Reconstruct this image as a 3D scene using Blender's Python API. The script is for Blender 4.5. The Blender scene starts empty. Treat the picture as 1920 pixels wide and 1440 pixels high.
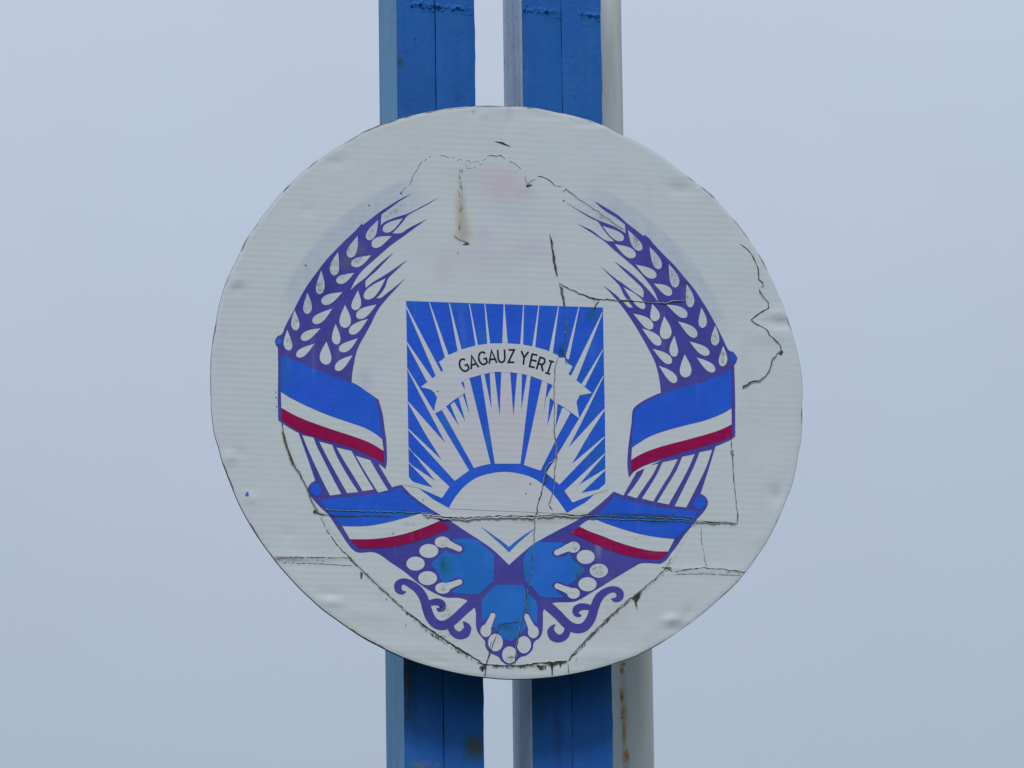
import bpy, math, random
from mathutils import Vector, Matrix

random.seed(7)
R = math.radians
scene = bpy.context.scene
col = scene.collection

# ------------------------------------------------------------------ camera
AZ, EL, ROLL, DIST, HFOV = R(9.3), R(17.3), R(-0.80), 38.0, R(5.22)
LIFT = DIST * math.sin(EL) + 1.6                    # the sign hangs this high
TARGET = Vector((0.0, 0.0, LIFT))
to_cam = Vector((-math.sin(AZ) * math.cos(EL), -math.cos(AZ) * math.cos(EL), -math.sin(EL)))
CAM = TARGET + to_cam * DIST
fwd = -to_cam
right = fwd.cross(Vector((0, 0, 1))).normalized()
up = right.cross(fwd)
rr = right * math.cos(ROLL) + up * math.sin(ROLL)
uu = up * math.cos(ROLL) - right * math.sin(ROLL)
cam_data = bpy.data.cameras.new('camera')
cam = bpy.data.objects.new('camera', cam_data)
col.objects.link(cam)
cam.matrix_world = Matrix(((rr.x, uu.x, -fwd.x, CAM.x), (rr.y, uu.y, -fwd.y, CAM.y),
                           (rr.z, uu.z, -fwd.z, CAM.z), (0, 0, 0, 1)))
cam_data.sensor_width = 36
cam_data.lens = 18 / math.tan(HFOV / 2)
cam_data.clip_start = 0.5
cam_data.clip_end = 8000
scene.camera = cam

# ------------------------------------------------------------------ world: overcast
SUN_EL, SUN_AZ = R(50), R(16)                       # azimuth measured from -Y towards -X
world = bpy.data.worlds.new('World')
scene.world = world
world.use_nodes = True
wn, wl = world.node_tree.nodes, world.node_tree.links
bg = wn['Background']
bg.inputs['Strength'].default_value = 0.1
sky = wn.new('ShaderNodeTexSky')
sky.sky_type = 'NISHITA'
sky.sun_disc = False
sky.sun_elevation = SUN_EL
sky.sun_rotation = math.pi + SUN_AZ
sky.air_density, sky.dust_density = 1.0, 3.0
geo = wn.new('ShaderNodeTexCoord')
sep = wn.new('ShaderNodeSeparateXYZ')
wl.new(geo.outputs['Generated'], sep.inputs[0])
rampw = wn.new('ShaderNodeValToRGB')
cr = rampw.color_ramp
cr.interpolation = 'B_SPLINE'
stops = [(0.0, (2.5, 2.95, 3.6)), (0.22, (3.65, 4.4, 5.45)), (0.29, (4.5, 5.3, 6.5)), (0.36, (5.9, 6.7, 8.0)), (0.6, (6.6, 7.3, 8.5)), (1.0, (7.6, 8.4, 9.6))]
while len(cr.elements) < len(stops): cr.elements.new(0.5)
for e, (p, c) in zip(cr.elements, stops):
    e.position = p; e.color = (*[v / 11 for v in c], 1)
wl.new(sep.outputs['Z'], rampw.inputs[0])
cloud = wn.new('ShaderNodeTexNoise')
cloud.inputs['Scale'].default_value = 9
cloud.inputs['Detail'].default_value = 3
wl.new(geo.outputs['Generated'], cloud.inputs['Vector'])
mr = wn.new('ShaderNodeMapRange')
mr.inputs['From Min'].default_value, mr.inputs['From Max'].default_value = 0.3, 0.7
mr.inputs['To Min'].default_value, mr.inputs['To Max'].default_value = 10.6, 11.4
wl.new(cloud.outputs['Fac'], mr.inputs['Value'])
vm = wn.new('ShaderNodeVectorMath'); vm.operation = 'SCALE'
wl.new(rampw.outputs['Color'], vm.inputs[0]); wl.new(mr.outputs['Result'], vm.inputs['Scale'])
mx = wn.new('ShaderNodeMix'); mx.data_type = 'RGBA'
mx.inputs['Factor'].default_value = 0.92
c2 = wn.new('ShaderNodeTexNoise')
c2.inputs['Scale'].default_value = 22; c2.inputs['Detail'].default_value = 5; c2.inputs['Roughness'].default_value = 0.6
wl.new(geo.outputs['Generated'], c2.inputs['Vector'])
mr2 = wn.new('ShaderNodeMapRange')
mr2.inputs['From Min'].default_value, mr2.inputs['From Max'].default_value = 0.35, 0.65
wl.new(c2.outputs['Fac'], mr2.inputs['Value'])
tint = wn.new('ShaderNodeMix'); tint.data_type = 'RGBA'
tint.inputs['A'].default_value = (1.028, 0.988, 1.0, 1); tint.inputs['B'].default_value = (0.975, 1.005, 1.0, 1)
wl.new(mr2.outputs['Result'], tint.inputs['Factor'])
mul = wn.new('ShaderNodeVectorMath'); mul.operation = 'MULTIPLY'
wl.new(vm.outputs[0], mul.inputs[0]); wl.new(tint.outputs['Result'], mul.inputs[1])
wl.new(sky.outputs['Color'], mx.inputs['A']); wl.new(mul.outputs[0], mx.inputs['B'])
wl.new(mx.outputs['Result'], bg.inputs['Color'])

sun_data = bpy.data.lights.new('sun', 'SUN')
sun_data.energy = 1.5
sun_data.angle = R(14)
sun_data.color = (1.0, 0.97, 0.93)
sun = bpy.data.objects.new('sun', sun_data)
col.objects.link(sun)
sdir = Vector((-math.sin(SUN_AZ) * math.cos(SUN_EL), -math.cos(SUN_AZ) * math.cos(SUN_EL), math.sin(SUN_EL)))
sun.rotation_euler = sdir.to_track_quat('Z', 'Y').to_euler()
sun.location = (-10, -14, LIFT + 20)

vs = scene.view_settings
vs.view_transform = 'Standard'; vs.look = 'None'; vs.exposure = 0; vs.gamma = 1; vs.use_curve_mapping = False

# ------------------------------------------------------------------ photo pixel -> point on a plane y = Y
HALF = math.tan(HFOV / 2)
def P(px, py, Y=0.0):
    d = fwd + rr * ((px - 960) / 960 * HALF) - uu * ((py - 720) / 960 * HALF)
    t = (Y - CAM.y) / d.y
    return CAM + d * t
PX = (P(1060, 735) - P(860, 735)).length / 200      # metres per photo pixel on the sign

def view(x0, y0, s):
    return lambda pts: [(x0 + p[0] / s, y0 + p[1] / s) + tuple(v / s for v in p[2:]) for p in pts]
zA = view(500, 340, 5.3333); zB = view(500, 580, 5.3333); zC = view(1040, 340, 5.3333); zD = view(1040, 580, 5.3333)
zE = view(740, 550, 4.5714); zF = view(740, 800, 4.5714); zG = view(500, 780, 5.3333); zH = view(1040, 780, 5.3333)
zI = view(640, 1000, 5.3333); zJ = view(900, 1000, 5.3333); zK = view(690, 0, 3.84); zL = view(690, 1200, 3.4286)
zM = view(380, 190, 3.3103); zN = view(940, 190, 3.3103); zO = view(380, 620, 3.3103); zQ = view(940, 620, 3.3103)
zR = view(440, 960, 4.0); zS = view(960, 960, 3.5556); zT = view(780, 280, 6.857); zU = view(1340, 430, 4.3636)
zV = view(840, 1200, 6.857)

# ------------------------------------------------------------------ node helpers and materials
class NT:
    def __init__(s, name):
        s.m = bpy.data.materials.new(name); s.m.use_nodes = True
        s.n, s.l = s.m.node_tree.nodes, s.m.node_tree.links
        s.b = s.n['Principled BSDF']; s.out = s.n['Material Output']
        g = s.n.new('ShaderNodeNewGeometry'); s.pos = g.outputs['Position']
    def set(s, sock, v):
        if isinstance(v, bpy.types.NodeSocket): s.l.new(v, sock)
        elif isinstance(v, tuple) and len(v) == 3 and sock.type == 'RGBA': sock.default_value = (*v, 1)
        else: sock.default_value = v
    def math(s, op, a, b=0.0, clamp=False):
        n = s.n.new('ShaderNodeMath'); n.operation = op; n.use_clamp = clamp
        s.set(n.inputs[0], a); s.set(n.inputs[1], b); return n.outputs[0]
    def vec(s, op, a, b):
        n = s.n.new('ShaderNodeVectorMath'); n.operation = op
        s.set(n.inputs[0], a); s.set(n.inputs[1], b)
        return n.outputs['Value'] if op in ('LENGTH', 'DOT_PRODUCT') else n.outputs[0]
    def noise(s, scale, detail=3, rough=0.55, stretch=(1, 1, 1), off=(0, 0, 0), dist=0.0):
        v = s.vec('MULTIPLY', s.vec('ADD', s.pos, off), stretch)
        n = s.n.new('ShaderNodeTexNoise')
        n.inputs['Scale'].default_value = scale; n.inputs['Detail'].default_value = detail
        n.inputs['Roughness'].default_value = rough; n.inputs['Distortion'].default_value = dist
        s.l.new(v, n.inputs['Vector']); return n.outputs['Fac']
    def rng(s, v, a, b, c=0.0, d=1.0, smooth=False):
        n = s.n.new('ShaderNodeMapRange')
        if smooth: n.interpolation_type = 'SMOOTHSTEP'
        s.set(n.inputs['Value'], v)
        for k, x in zip(('From Min', 'From Max', 'To Min', 'To Max'), (a, b, c, d)): s.set(n.inputs[k], x)
        return n.outputs['Result']
    def mix(s, f, a, b, mode='MIX'):
        n = s.n.new('ShaderNodeMix'); n.data_type = 'RGBA'; n.blend_type = mode
        s.set(n.inputs['Factor'], f)
        sa = [i for i in n.inputs if i.name == 'A' and i.type == 'RGBA'][0]
        sb = [i for i in n.inputs if i.name == 'B' and i.type == 'RGBA'][0]
        s.set(sa, a); s.set(sb, b)
        return [o for o in n.outputs if o.type == 'RGBA'][0]
    def spot(s, px, py, rx, ry, Y=0.0, inner=0.0):
        c = P(px, py, Y)
        v = s.vec('MULTIPLY', s.vec('SUBTRACT', s.pos, tuple(c)), (1 / (rx * PX), 0.0, 1 / (ry * PX)))
        return s.rng(s.vec('LENGTH', v, (0, 0, 0)), inner, 1.0, 1.0, 0.0, True)
    def z(s):
        n = s.n.new('ShaderNodeSeparateXYZ'); s.l.new(s.pos, n.inputs[0]); return n.outputs['Z']
    def bump(s, h, strength, dist=0.001):
        n = s.n.new('ShaderNodeBump'); n.inputs['Strength'].default_value = strength
        n.inputs['Distance'].default_value = dist
        s.l.new(h, n.inputs['Height']); s.l.new(n.outputs[0], s.b.inputs['Normal'])
    def done(s, color, rough=0.6, spec=0.3, metal=0.0):
        s.set(s.b.inputs['Base Color'], color); s.set(s.b.inputs['Roughness'], rough)
        s.b.inputs['Specular IOR Level'].default_value = spec
        s.b.inputs['Metallic'].default_value = metal
        return s.m
    def alpha(s, a):
        s.set(s.b.inputs['Alpha'], a)

def flutes(t):
    # fine horizontal flutes of the plastic sheet, felt through every film on it
    ph = t.math('MULTIPLY', t.z(), 2 * math.pi / (12.35 * PX))
    ph = t.math('ADD', ph, t.math('MULTIPLY', t.noise(2.5, 3, 0.6, (1, 1, 1), (2, 0, 2)), 5.0))
    w = t.math('SINE', ph)
    return t.math('MULTIPLY', w, t.rng(t.noise(4, 3, 0.6, (0.7, 1, 1.2), (8, 0, 1)), 0.32, 0.6, 0.35, 1.15))

def white_film(name='white_film'):
    t = NT(name)
    big = t.noise(2.2, 4, 0.6)
    c = t.mix(t.rng(big, 0.4, 0.62), (0.58, 0.66, 0.69), (0.595, 0.64, 0.70))
    # cream to lavender paper mid-emblem; grey rim spots put dent shade into colour
    for (x, y, rx, ry, k, cc) in [(950, 800, 230, 330, 0.75, (0.585, 0.575, 0.655)), (940, 345, 72, 54, 0.6, (0.56, 0.45, 0.54)), (985, 362, 34, 22, 0.5, (0.55, 0.45, 0.57)), (830, 500, 34, 60, 0.45, (0.56, 0.51, 0.62)), (1000, 470, 60, 40, 0.45, (0.55, 0.50, 0.62)), (905, 440, 30, 22, 0.5, (0.52, 0.47, 0.60)),
                                  (900, 480, 110, 60, 0.5, (0.55, 0.53, 0.64)), (960, 400, 90, 40, 0.5, (0.53, 0.56, 0.66)),
                                  (1180, 1150, 260, 120, 0.4, (0.60, 0.60, 0.64)), (864, 395, 16, 78, 0.8, (0.42, 0.37, 0.29)), (868, 425, 20, 40, 0.6, (0.42, 0.37, 0.29)),
                                  (870, 440, 26, 22, 0.7, (0.42, 0.41, 0.34)), (1275, 352, 30, 16, 0.45, (0.42, 0.45, 0.50)), (1020, 215, 60, 16, 0.35, (0.45, 0.47, 0.53)),
                                  (955, 210, 16, 34, 0.4, (0.45, 0.46, 0.54)), (888, 210, 8, 9, 0.5, (0.38, 0.40, 0.38)),
                                  (450, 540, 26, 15, 0.5, (0.43, 0.46, 0.48)), (632, 303, 26, 13, 0.35, (0.45, 0.47, 0.49)),
                                  (1010, 975, 90, 14, 0.55, (0.44, 0.42, 0.38)), (1455, 925, 16, 22, 0.35, (0.45, 0.46, 0.47)),
                                  (945, 935, 90, 30, 0.4, (0.63, 0.62, 0.69)), (1080, 968, 60, 12, 0.6, (0.38, 0.36, 0.33)),
                                  (1430, 690, 70, 60, 0.35, (0.62, 0.66, 0.68)), (545, 1048, 50, 7, 0.8, (0.36, 0.34, 0.33)),
                                  (620, 1048, 60, 8, 0.4, (0.45, 0.45, 0.45)), (522, 1047, 10, 8, 0.6, (0.40, 0.25, 0.25)),
                                  (870, 330, 60, 40, 0.35, (0.50, 0.52, 0.50)), (845, 1165, 12, 34, 0.6, (0.44, 0.45, 0.36)),
                                  (1155, 1140, 30, 60, 0.35, (0.52, 0.53, 0.50)), (690, 800, 70, 110, 0.3, (0.56, 0.60, 0.66)),
                                  (885, 1195, 90, 40, 0.25, (0.5, 0.52, 0.5))]:
        c = t.mix(t.math('MULTIPLY', t.spot(x, y, rx, ry), k), c, cc)
    # pale outline of an older print that stood a little further out
    cc0 = P(945, 738)
    q = t.vec('MULTIPLY', t.vec('SUBTRACT', t.pos, tuple(cc0)), (1 / (453 * PX), 0.0, 1 / (453 * PX * math.cos(EL) / math.cos(AZ) / 0.968)))
    dd = t.vec('LENGTH', q, (0, 0, 0))
    ring = t.math('MULTIPLY', t.rng(dd, 0.975, 1.0, 1, 0, True), t.rng(dd, 0.76, 0.90, 0, 1, True))
    streak = t.noise(9, 4, 0.65, (1.6, 1, 0.8), (4, 0, 3), 2.0)
    area = t.math('MAXIMUM', t.math('MAXIMUM', t.spot(630, 430, 200, 230, 0, 0.6), t.spot(1250, 460, 200, 240, 0, 0.6)), t.math('MULTIPLY', t.spot(690, 715, 34, 50), 2.0, True))
    ring = t.math('MAXIMUM', ring, t.math('MULTIPLY', t.spot(685, 712, 34, 46), 0.8))
    g = t.math('MULTIPLY', t.math('MULTIPLY', ring, area), t.rng(streak, 0.3, 0.65, 0.35, 0.8))
    c = t.mix(t.math('MULTIPLY', g, 0.85), c, (0.40, 0.475, 0.63))
    w = flutes(t)
    patch = t.rng(t.noise(1.7, 2, 0.5, (1, 1, 1.6), (3, 0, 1)), 0.38, 0.6, 0.15, 1.0)
    c = t.mix(t.math('MULTIPLY', t.rng(w, -0.2, 1.0, 0.0, 0.22), patch), c, (0.42, 0.47, 0.47))
    fine = t.noise(9, 5, 0.7)
    c = t.mix(t.rng(fine, 0.35, 0.75, 0.0, 0.14), c, (0.45, 0.46, 0.45))
    run = t.noise(24, 4, 0.6, (1, 1, 0.07))
    c = t.mix(t.rng(run, 0.55, 0.8, 0.0, 0.16), c, (0.42, 0.43, 0.42))
    speck = t.noise(150, 2, 0.5, (1, 1, 1), (5, 0, 0))
    c = t.mix(t.rng(speck, 0.735, 0.77, 0.0, 0.5), c, (0.2, 0.2, 0.2))
    h = t.math('ADD', t.math('MULTIPLY', w, 0.12), t.math('MULTIPLY', t.noise(5, 3, 0.5), 6.0))
    t.bump(h, 0.35, 0.0016)
    return t.done(c, t.rng(fine, 0.3, 0.7, 0.42, 0.6), 0.35)

def print_film(name, color, faded, rough=0.42, cloudy=None):
    t = NT(name)
    c = t.mix(t.rng(t.noise(3.5, 4, 0.6), 0.38, 0.68), color, faded)
    c = t.mix(t.rng(t.noise(34, 4, 0.7), 0.5, 0.8, 0.0, 0.3), c, tuple(0.5 * v + 0.04 for v in color))
    w = flutes(t)
    c = t.mix(t.rng(w, -0.2, 1, 0, 0.05), c, tuple(v * 0.6 for v in color))
    c = t.mix(t.rng(t.noise(26, 4, 0.62, (1, 1, 0.12), (2, 0, 7)), 0.6, 0.8, 0.0, 0.35), c, (0.22, 0.26, 0.42))
    c = t.mix(t.rng(t.noise(120, 2, 0.5), 0.74, 0.78, 0.0, 0.4), c, (0.3, 0.33, 0.45))
    # chipped specks and thin scratches where the ink has gone
    chip = t.noise(60, 6, 0.8, (1, 1, 0.8), (7, 0, 3), 0.5)
    c = t.mix(t.rng(chip, 0.69, 0.73, 0.0, 0.45), c, (0.30, 0.34, 0.46))
    big = t.noise(5.5, 5, 0.7, (1, 1, 1), (11, 0, 5), 0.8)
    c = t.mix(t.rng(big, 0.45, 0.72, 0.0, 0.28), c, tuple(min(1, v * 1.25 + 0.03) for v in color))
    c = t.mix(t.rng(big, 0.5, 0.3, 0.0, 0.25), c, tuple(v * 0.72 for v in color))
    if cloudy:
        for (x, y, rx, ry, k, cc) in cloudy:
            c = t.mix(t.math('MULTIPLY', t.spot(x, y, rx, ry), k), c, cc)
    t.bump(t.math('ADD', t.math('MULTIPLY', w, 0.12), t.math('MULTIPLY', t.noise(5, 3, 0.5), 6.0)), 0.35, 0.0016)
    return t.done(c, rough, 0.1)

TEAL = (0.018, 0.16, 0.28)
DTEAL = (0.01, 0.10, 0.12)
M = {}
M['white'] = white_film()
M['purple'] = print_film('violet_print', (0.055, 0.060, 0.34), (0.086, 0.074, 0.39), cloudy=[
    (672, 465, 26, 20, 0.75, (0.11, 0.12, 0.30)), (650, 490, 22, 22, 0.75, (0.10, 0.11, 0.29)), (1240, 495, 22, 16, 0.5, (0.03, 0.035, 0.17)),
    (1285, 530, 22, 14, 0.6, (0.04, 0.05, 0.10)), (1122, 1030, 10, 28, 0.9, (0.20, 0.20, 0.44)), (1135, 1080, 30, 26, 0.35, (0.14, 0.12, 0.36)),
    (545, 640, 26, 30, 0.5, (0.11, 0.08, 0.30)), (955, 1075, 25, 25, 0.5, (0.075, 0.045, 0.30)), (610, 545, 30, 30, 0.4, (0.03, 0.045, 0.24))])
M['blue'] = print_film('royal_blue_print', (0.020, 0.105, 0.70), (0.016, 0.12, 0.66), cloudy=[
    (905, 630, 18, 22, 0.5, (0.03, 0.18, 0.55)), (862, 645, 22, 14, 0.5, (0.03, 0.17, 0.55)), (870, 632, 6, 6, 0.4, (0.09, 0.22, 0.6)),
    (870, 575, 60, 14, 0.45, (0.02, 0.17, 0.50)), (835, 790, 16, 40, 0.6, (0.02, 0.19, 0.53)), (915, 820, 9, 45, 0.6, (0.02, 0.20, 0.58)),
    (1108, 592, 16, 20, 0.45, DTEAL), (1116, 588, 20, 30, 0.4, TEAL), (1110, 770, 20, 60, 0.4, (0.015, 0.15, 0.45)), (1075, 700, 12, 30, 0.4, (0.02, 0.14, 0.5)),
    (1120, 860, 34, 60, 0.5, (0.012, 0.15, 0.43)), (535, 690, 12, 60, 0.45, (0.015, 0.15, 0.45)), (740, 965, 130, 7, 0.6, (0.015, 0.17, 0.45)),
    (1200, 968, 110, 7, 0.85, (0.006, 0.05, 0.12)), (1230, 978, 60, 9, 0.6, DTEAL), (1052, 660, 10, 16, 0.9, (0.01, 0.06, 0.22)),
    (1110, 650, 12, 26, 0.3, (0.06, 0.22, 0.6)), (925, 592, 3, 3, 0.8, (0.01, 0.02, 0.1)), (1025, 890, 8, 30, 0.8, (0.01, 0.10, 0.22)),
    (630, 967, 60, 5, 0.6, (0.01, 0.07, 0.3)), (665, 845, 180, 90, 0.0, TEAL)])
M['azure'] = print_film('azure_print', (0.020, 0.16, 0.66), (0.018, 0.18, 0.60), cloudy=[
    (835, 1062, 24, 36, 0.7, TEAL), (830, 1060, 7, 22, 0.6, DTEAL), (948, 1176, 30, 10, 0.7, DTEAL), (958, 1190, 26, 14, 0.5, TEAL),
    (1088, 1068, 14, 24, 0.8, TEAL), (990, 1140, 10, 60, 0.6, TEAL), (985, 1070, 8, 40, 0.6, TEAL), (960, 1150, 26, 20, 0.5, (0.03, 0.16, 0.66)),
    (1082, 1080, 6, 10, 0.7, DTEAL)])
M['crimson'] = print_film('crimson_print', (0.29, 0.0, 0.07), (0.35, 0.0, 0.085), cloudy=[
    (548, 800, 26, 10, 0.6, (0.27, 0.002, 0.05)), (1220, 1038, 16, 8, 0.6, (0.30, 0.03, 0.10)), (1072, 998, 8, 6, 0.5, (0.4, 0.12, 0.14))])
M['ink'] = print_film('dark_lettering_ink', (0.006, 0.010, 0.035), (0.012, 0.018, 0.05))

def simple(name, color, rough=0.7, var=0.25, scale=20, spec=0.3, metal=0.0):
    t = NT(name)
    c = t.mix(t.rng(t.noise(scale, 4, 0.65), 0.35, 0.7, 0, 1), color, tuple(v * (1 - var) for v in color))
    t.bump(t.noise(scale * 3, 3, 0.6), 0.3, 0.001)
    return t.done(c, rough, spec, metal)
M['gap'] = simple('dark_crack_gap', (0.062, 0.066, 0.062), 0.9, 0.5, 60)
M['crack_grey'] = simple('grey_hairline_crack', (0.22, 0.225, 0.215), 0.9, 0.5, 60)
M['lip'] = simple('curled_film_edge', (0.62, 0.64, 0.64), 0.5, 0.3, 40)
M['lip_blue'] = simple('pale_blue_film_edge', (0.17, 0.46, 0.66), 0.4, 0.6, 40)
M['seam'] = simple('dark_blue_seam', (0.006, 0.02, 0.07), 0.9, 0.5, 30)
M['rim'] = simple('dark_shaded_rim', (0.05, 0.052, 0.055), 0.8, 0.6, 12)  # dark edge trim; the shadow gap's black is put into its colour
M['back'] = simple('grey_back_sheet', (0.06, 0.065, 0.07), 0.7)
M['bracket'] = simple('painted_bracket', (0.05, 0.12, 0.22), 0.6)

def grime(name, color, lo, hi, scale=70, stretch=(1, 1, 0.6)):
    t = NT(name)
    n = t.noise(scale, 5, 0.75, stretch, (1, 0, 2), 0.6)
    t.alpha(t.rng(n, lo, hi, 0, 0.88))
    t.bump(n, 0.3, 0.001)
    return t.done(color, 0.95, 0.1)
M['grime'] = grime('black_grime', (0.055, 0.06, 0.055), 0.47, 0.60)
M['grime_light'] = grime('thin_grey_grime', (0.13, 0.14, 0.13), 0.53, 0.72, 60)
M['grime_dry'] = grime('dry_speckle_grime', (0.22, 0.22, 0.17), 0.48, 0.84, 75, (1, 1, 1))
M['moss'] = simple('brown_green_dirt', (0.10, 0.09, 0.055), 0.95, 0.5, 60)

def column_blue(name, stains_and_bands):
    t = NT(name)
    c = t.mix(t.rng(t.noise(1.6, 4, 0.6, (1, 1, 0.5)), 0.35, 0.7), (0.011, 0.112, 0.43), (0.014, 0.126, 0.46))
    c = t.mix(t.rng(t.noise(22, 4, 0.65, (1, 1, 0.08), (0, 0, 4)), 0.5, 0.8, 0, 0.4), c, (0.012, 0.08, 0.24))
    c = t.mix(t.rng(t.noise(7, 5, 0.75, (1, 1, 0.6), (9, 0, 4)), 0.5, 0.74, 0, 0.4), c, (0.035, 0.17, 0.46))
    c = t.mix(t.rng(t.noise(3.2, 4, 0.65, (1, 1, 0.35), (5, 0, 9)), 0.5, 0.7, 0, 0.5), c, (0.008, 0.085, 0.33))
    c = t.mix(t.rng(t.noise(40, 5, 0.8, (1, 1, 0.12), (3, 0, 6)), 0.58, 0.78, 0, 0.45), c, (0.06, 0.19, 0.42))
    c = t.mix(t.rng(t.noise(48, 6, 0.85, (1, 1, 0.8), (8, 0, 2)), 0.675, 0.70, 0, 0.6), c, (0.10, 0.13, 0.18))
    c = t.mix(t.rng(t.noise(70, 3, 0.6, (1, 1, 1), (1, 3, 4)), 0.70, 0.74, 0, 0.7), c, (0.008, 0.03, 0.08))
    for (x, y, rx, ry, k, cc, br) in stains_and_bands:
        f = t.math('MULTIPLY', t.spot(x, y, rx, ry, YC, 0.2), k)
        if br: f = t.math('MULTIPLY', f, t.rng(t.noise(60, 5, 0.7, (1, 1, 1), (x, 0, 0)), 0.4, 0.58), True)
        c = t.mix(f, c, cc)
    t.bump(t.math('ADD', t.noise(9, 5, 0.65), t.math('MULTIPLY', t.noise(60, 3, 0.6), 0.25)), 0.7, 0.006)
    return t.done(c, t.rng(t.noise(14, 4, 0.6), 0.3, 0.7, 0.45, 0.65), 0.15)

YC = 0.20                                            # front of the columns
GREEN = (0.02, 0.07, 0.06)
M['col_blue'] = column_blue('blue_column_paint', [
    (750, 118, 9, 14, 0.8, GREEN, 0), (778, 75, 3, 3, 1, (0.005, 0.02, 0.08), 0), (752, 93, 14, 22, 0.5, (0.03, 0.09, 0.40), 0),
    (890, 1403, 30, 40, 0.8, (0.03, 0.07, 0.06), 0), (892, 1398, 16, 20, 1, (0.10, 0.07, 0.04), 1), (800, 1435, 45, 12, 1, (0.10, 0.16, 0.24), 1),
    (775, 1290, 14, 120, 0.4, (0.01, 0.06, 0.16), 0), (858, 185, 22, 12, 0.7, (0.012, 0.07, 0.26), 1),
    (1010, 1330, 14, 90, 0.5, (0.01, 0.09, 0.22), 0), (1045, 1380, 14, 120, 0.5, (0.012, 0.06, 0.22), 0)])  # long upright bands, darker than the paint, below the disc

def flank(name, a, b, speck, stretch=0.05, dark=(0.1, 0.11, 0.13)):
    t = NT(name)
    c = t.mix(t.rng(t.noise(18, 4, 0.6, (1, 1, stretch)), 0.38, 0.65), a, b)
    c = t.mix(t.rng(t.noise(55, 5, 0.7, (1, 1, 0.5), (2, 0, 9)), speck, speck + 0.05, 0, 0.75), c, dark)
    c = t.mix(t.rng(t.noise(4, 4, 0.6, (1, 1, 0.5), (4, 0, 2)), 0.5, 0.75, 0, 0.4), c, tuple(v * 0.6 for v in a))
    c = t.mix(t.rng(t.noise(26, 6, 0.8, (1, 1, 0.35), (6, 0, 1), 0.8), 0.60, 0.66, 0, 0.55), c, tuple(v * 0.55 for v in b))
    c = t.mix(t.rng(t.noise(90, 4, 0.6, (1, 1, 0.2), (2, 0, 5)), 0.5, 0.7, 0, 0.3), c, tuple(v * 0.7 for v in b))
    t.bump(t.math('ADD', t.noise(50, 4, 0.7), t.math('MULTIPLY', t.noise(7, 3, 0.5), 2.0)), 0.6, 0.003)
    return t.done(c, 0.65, 0.25)
M['flank_light'] = flank('pale_blue_flank_paint', (0.16, 0.40, 0.70), (0.12, 0.32, 0.58), 0.66)
M['flank_grey'] = flank('grey_lavender_flank_paint', (0.80, 0.88, 0.97), (0.58, 0.68, 0.86), 0.60)

def pipe_mat():
    t = NT('weathered_grey_pipe')
    c = t.mix(t.rng(t.noise(6, 4, 0.6, (1, 1, 0.1)), 0.35, 0.7), (0.64, 0.69, 0.68), (0.54, 0.59, 0.60))
    f = None
    for (x, y, rx, ry) in [(1163, 1262, 6, 14), (1163, 1310, 6, 22), (1166, 1343, 8, 22), (1167, 1380, 4, 40), (1171, 1425, 9, 28), (1164, 1250, 9, 6)]:
        s = t.spot(x, y, rx, ry, YC + 0.45, 0.1)
        f = s if f is None else t.math('MAXIMUM', f, s)
    n = t.rng(t.noise(48, 5, 0.7, (1, 1, 0.7)), 0.36, 0.5)
    band = t.math('MULTIPLY', t.spot(1167, 1350, 10, 130, YC + 0.45, 0.0), 0.55)
    c = t.mix(t.math('MULTIPLY', band, 1.0), c, (0.33, 0.34, 0.20))
    c = t.mix(t.math('MULTIPLY', f, n), c, (0.46, 0.21, 0.035))
    c = t.mix(t.math('MULTIPLY', t.rng(t.noise(110, 3, 0.6), 0.56, 0.62), f), c, (0.10, 0.05, 0.03))
    c = t.mix(t.rng(t.noise(80, 3, 0.6), 0.70, 0.74, 0, 0.6), c, (0.1, 0.1, 0.09))
    c = t.mix(t.rng(t.noise(14, 5, 0.7, (1, 1, 0.15), (3, 0, 8)), 0.5, 0.75, 0, 0.35), c, (0.25, 0.26, 0.22))
    t.bump(t.noise(8, 4, 0.6), 0.25, 0.003)
    return t.done(c, 0.55, 0.3)
M['pipe'] = pipe_mat()

def ground_mat():
    t = NT('dry_grass_ground')
    c = t.mix(t.rng(t.noise(0.4, 5, 0.7), 0.35, 0.65), (0.09, 0.10, 0.06), (0.12, 0.11, 0.08))
    return t.done(c, 0.95, 0.1)
M['ground'] = ground_mat()

# ------------------------------------------------------------------ object helpers
def tag(o, label=None, cat=None, group=None, kind=None):
    for k, v in (('label', label), ('category', cat), ('group', group), ('kind', kind)):
        if v: o[k] = v
    return o

def thing(name, loc, label, cat, group=None):
    o = bpy.data.objects.new(name, None); o.empty_display_size = 0.2
    o.location = loc; col.objects.link(o)
    return tag(o, label, cat, group)

def root_loc(o):
    v = Vector((0, 0, 0))
    while o: v += o.location; o = o.parent
    return v

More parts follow.
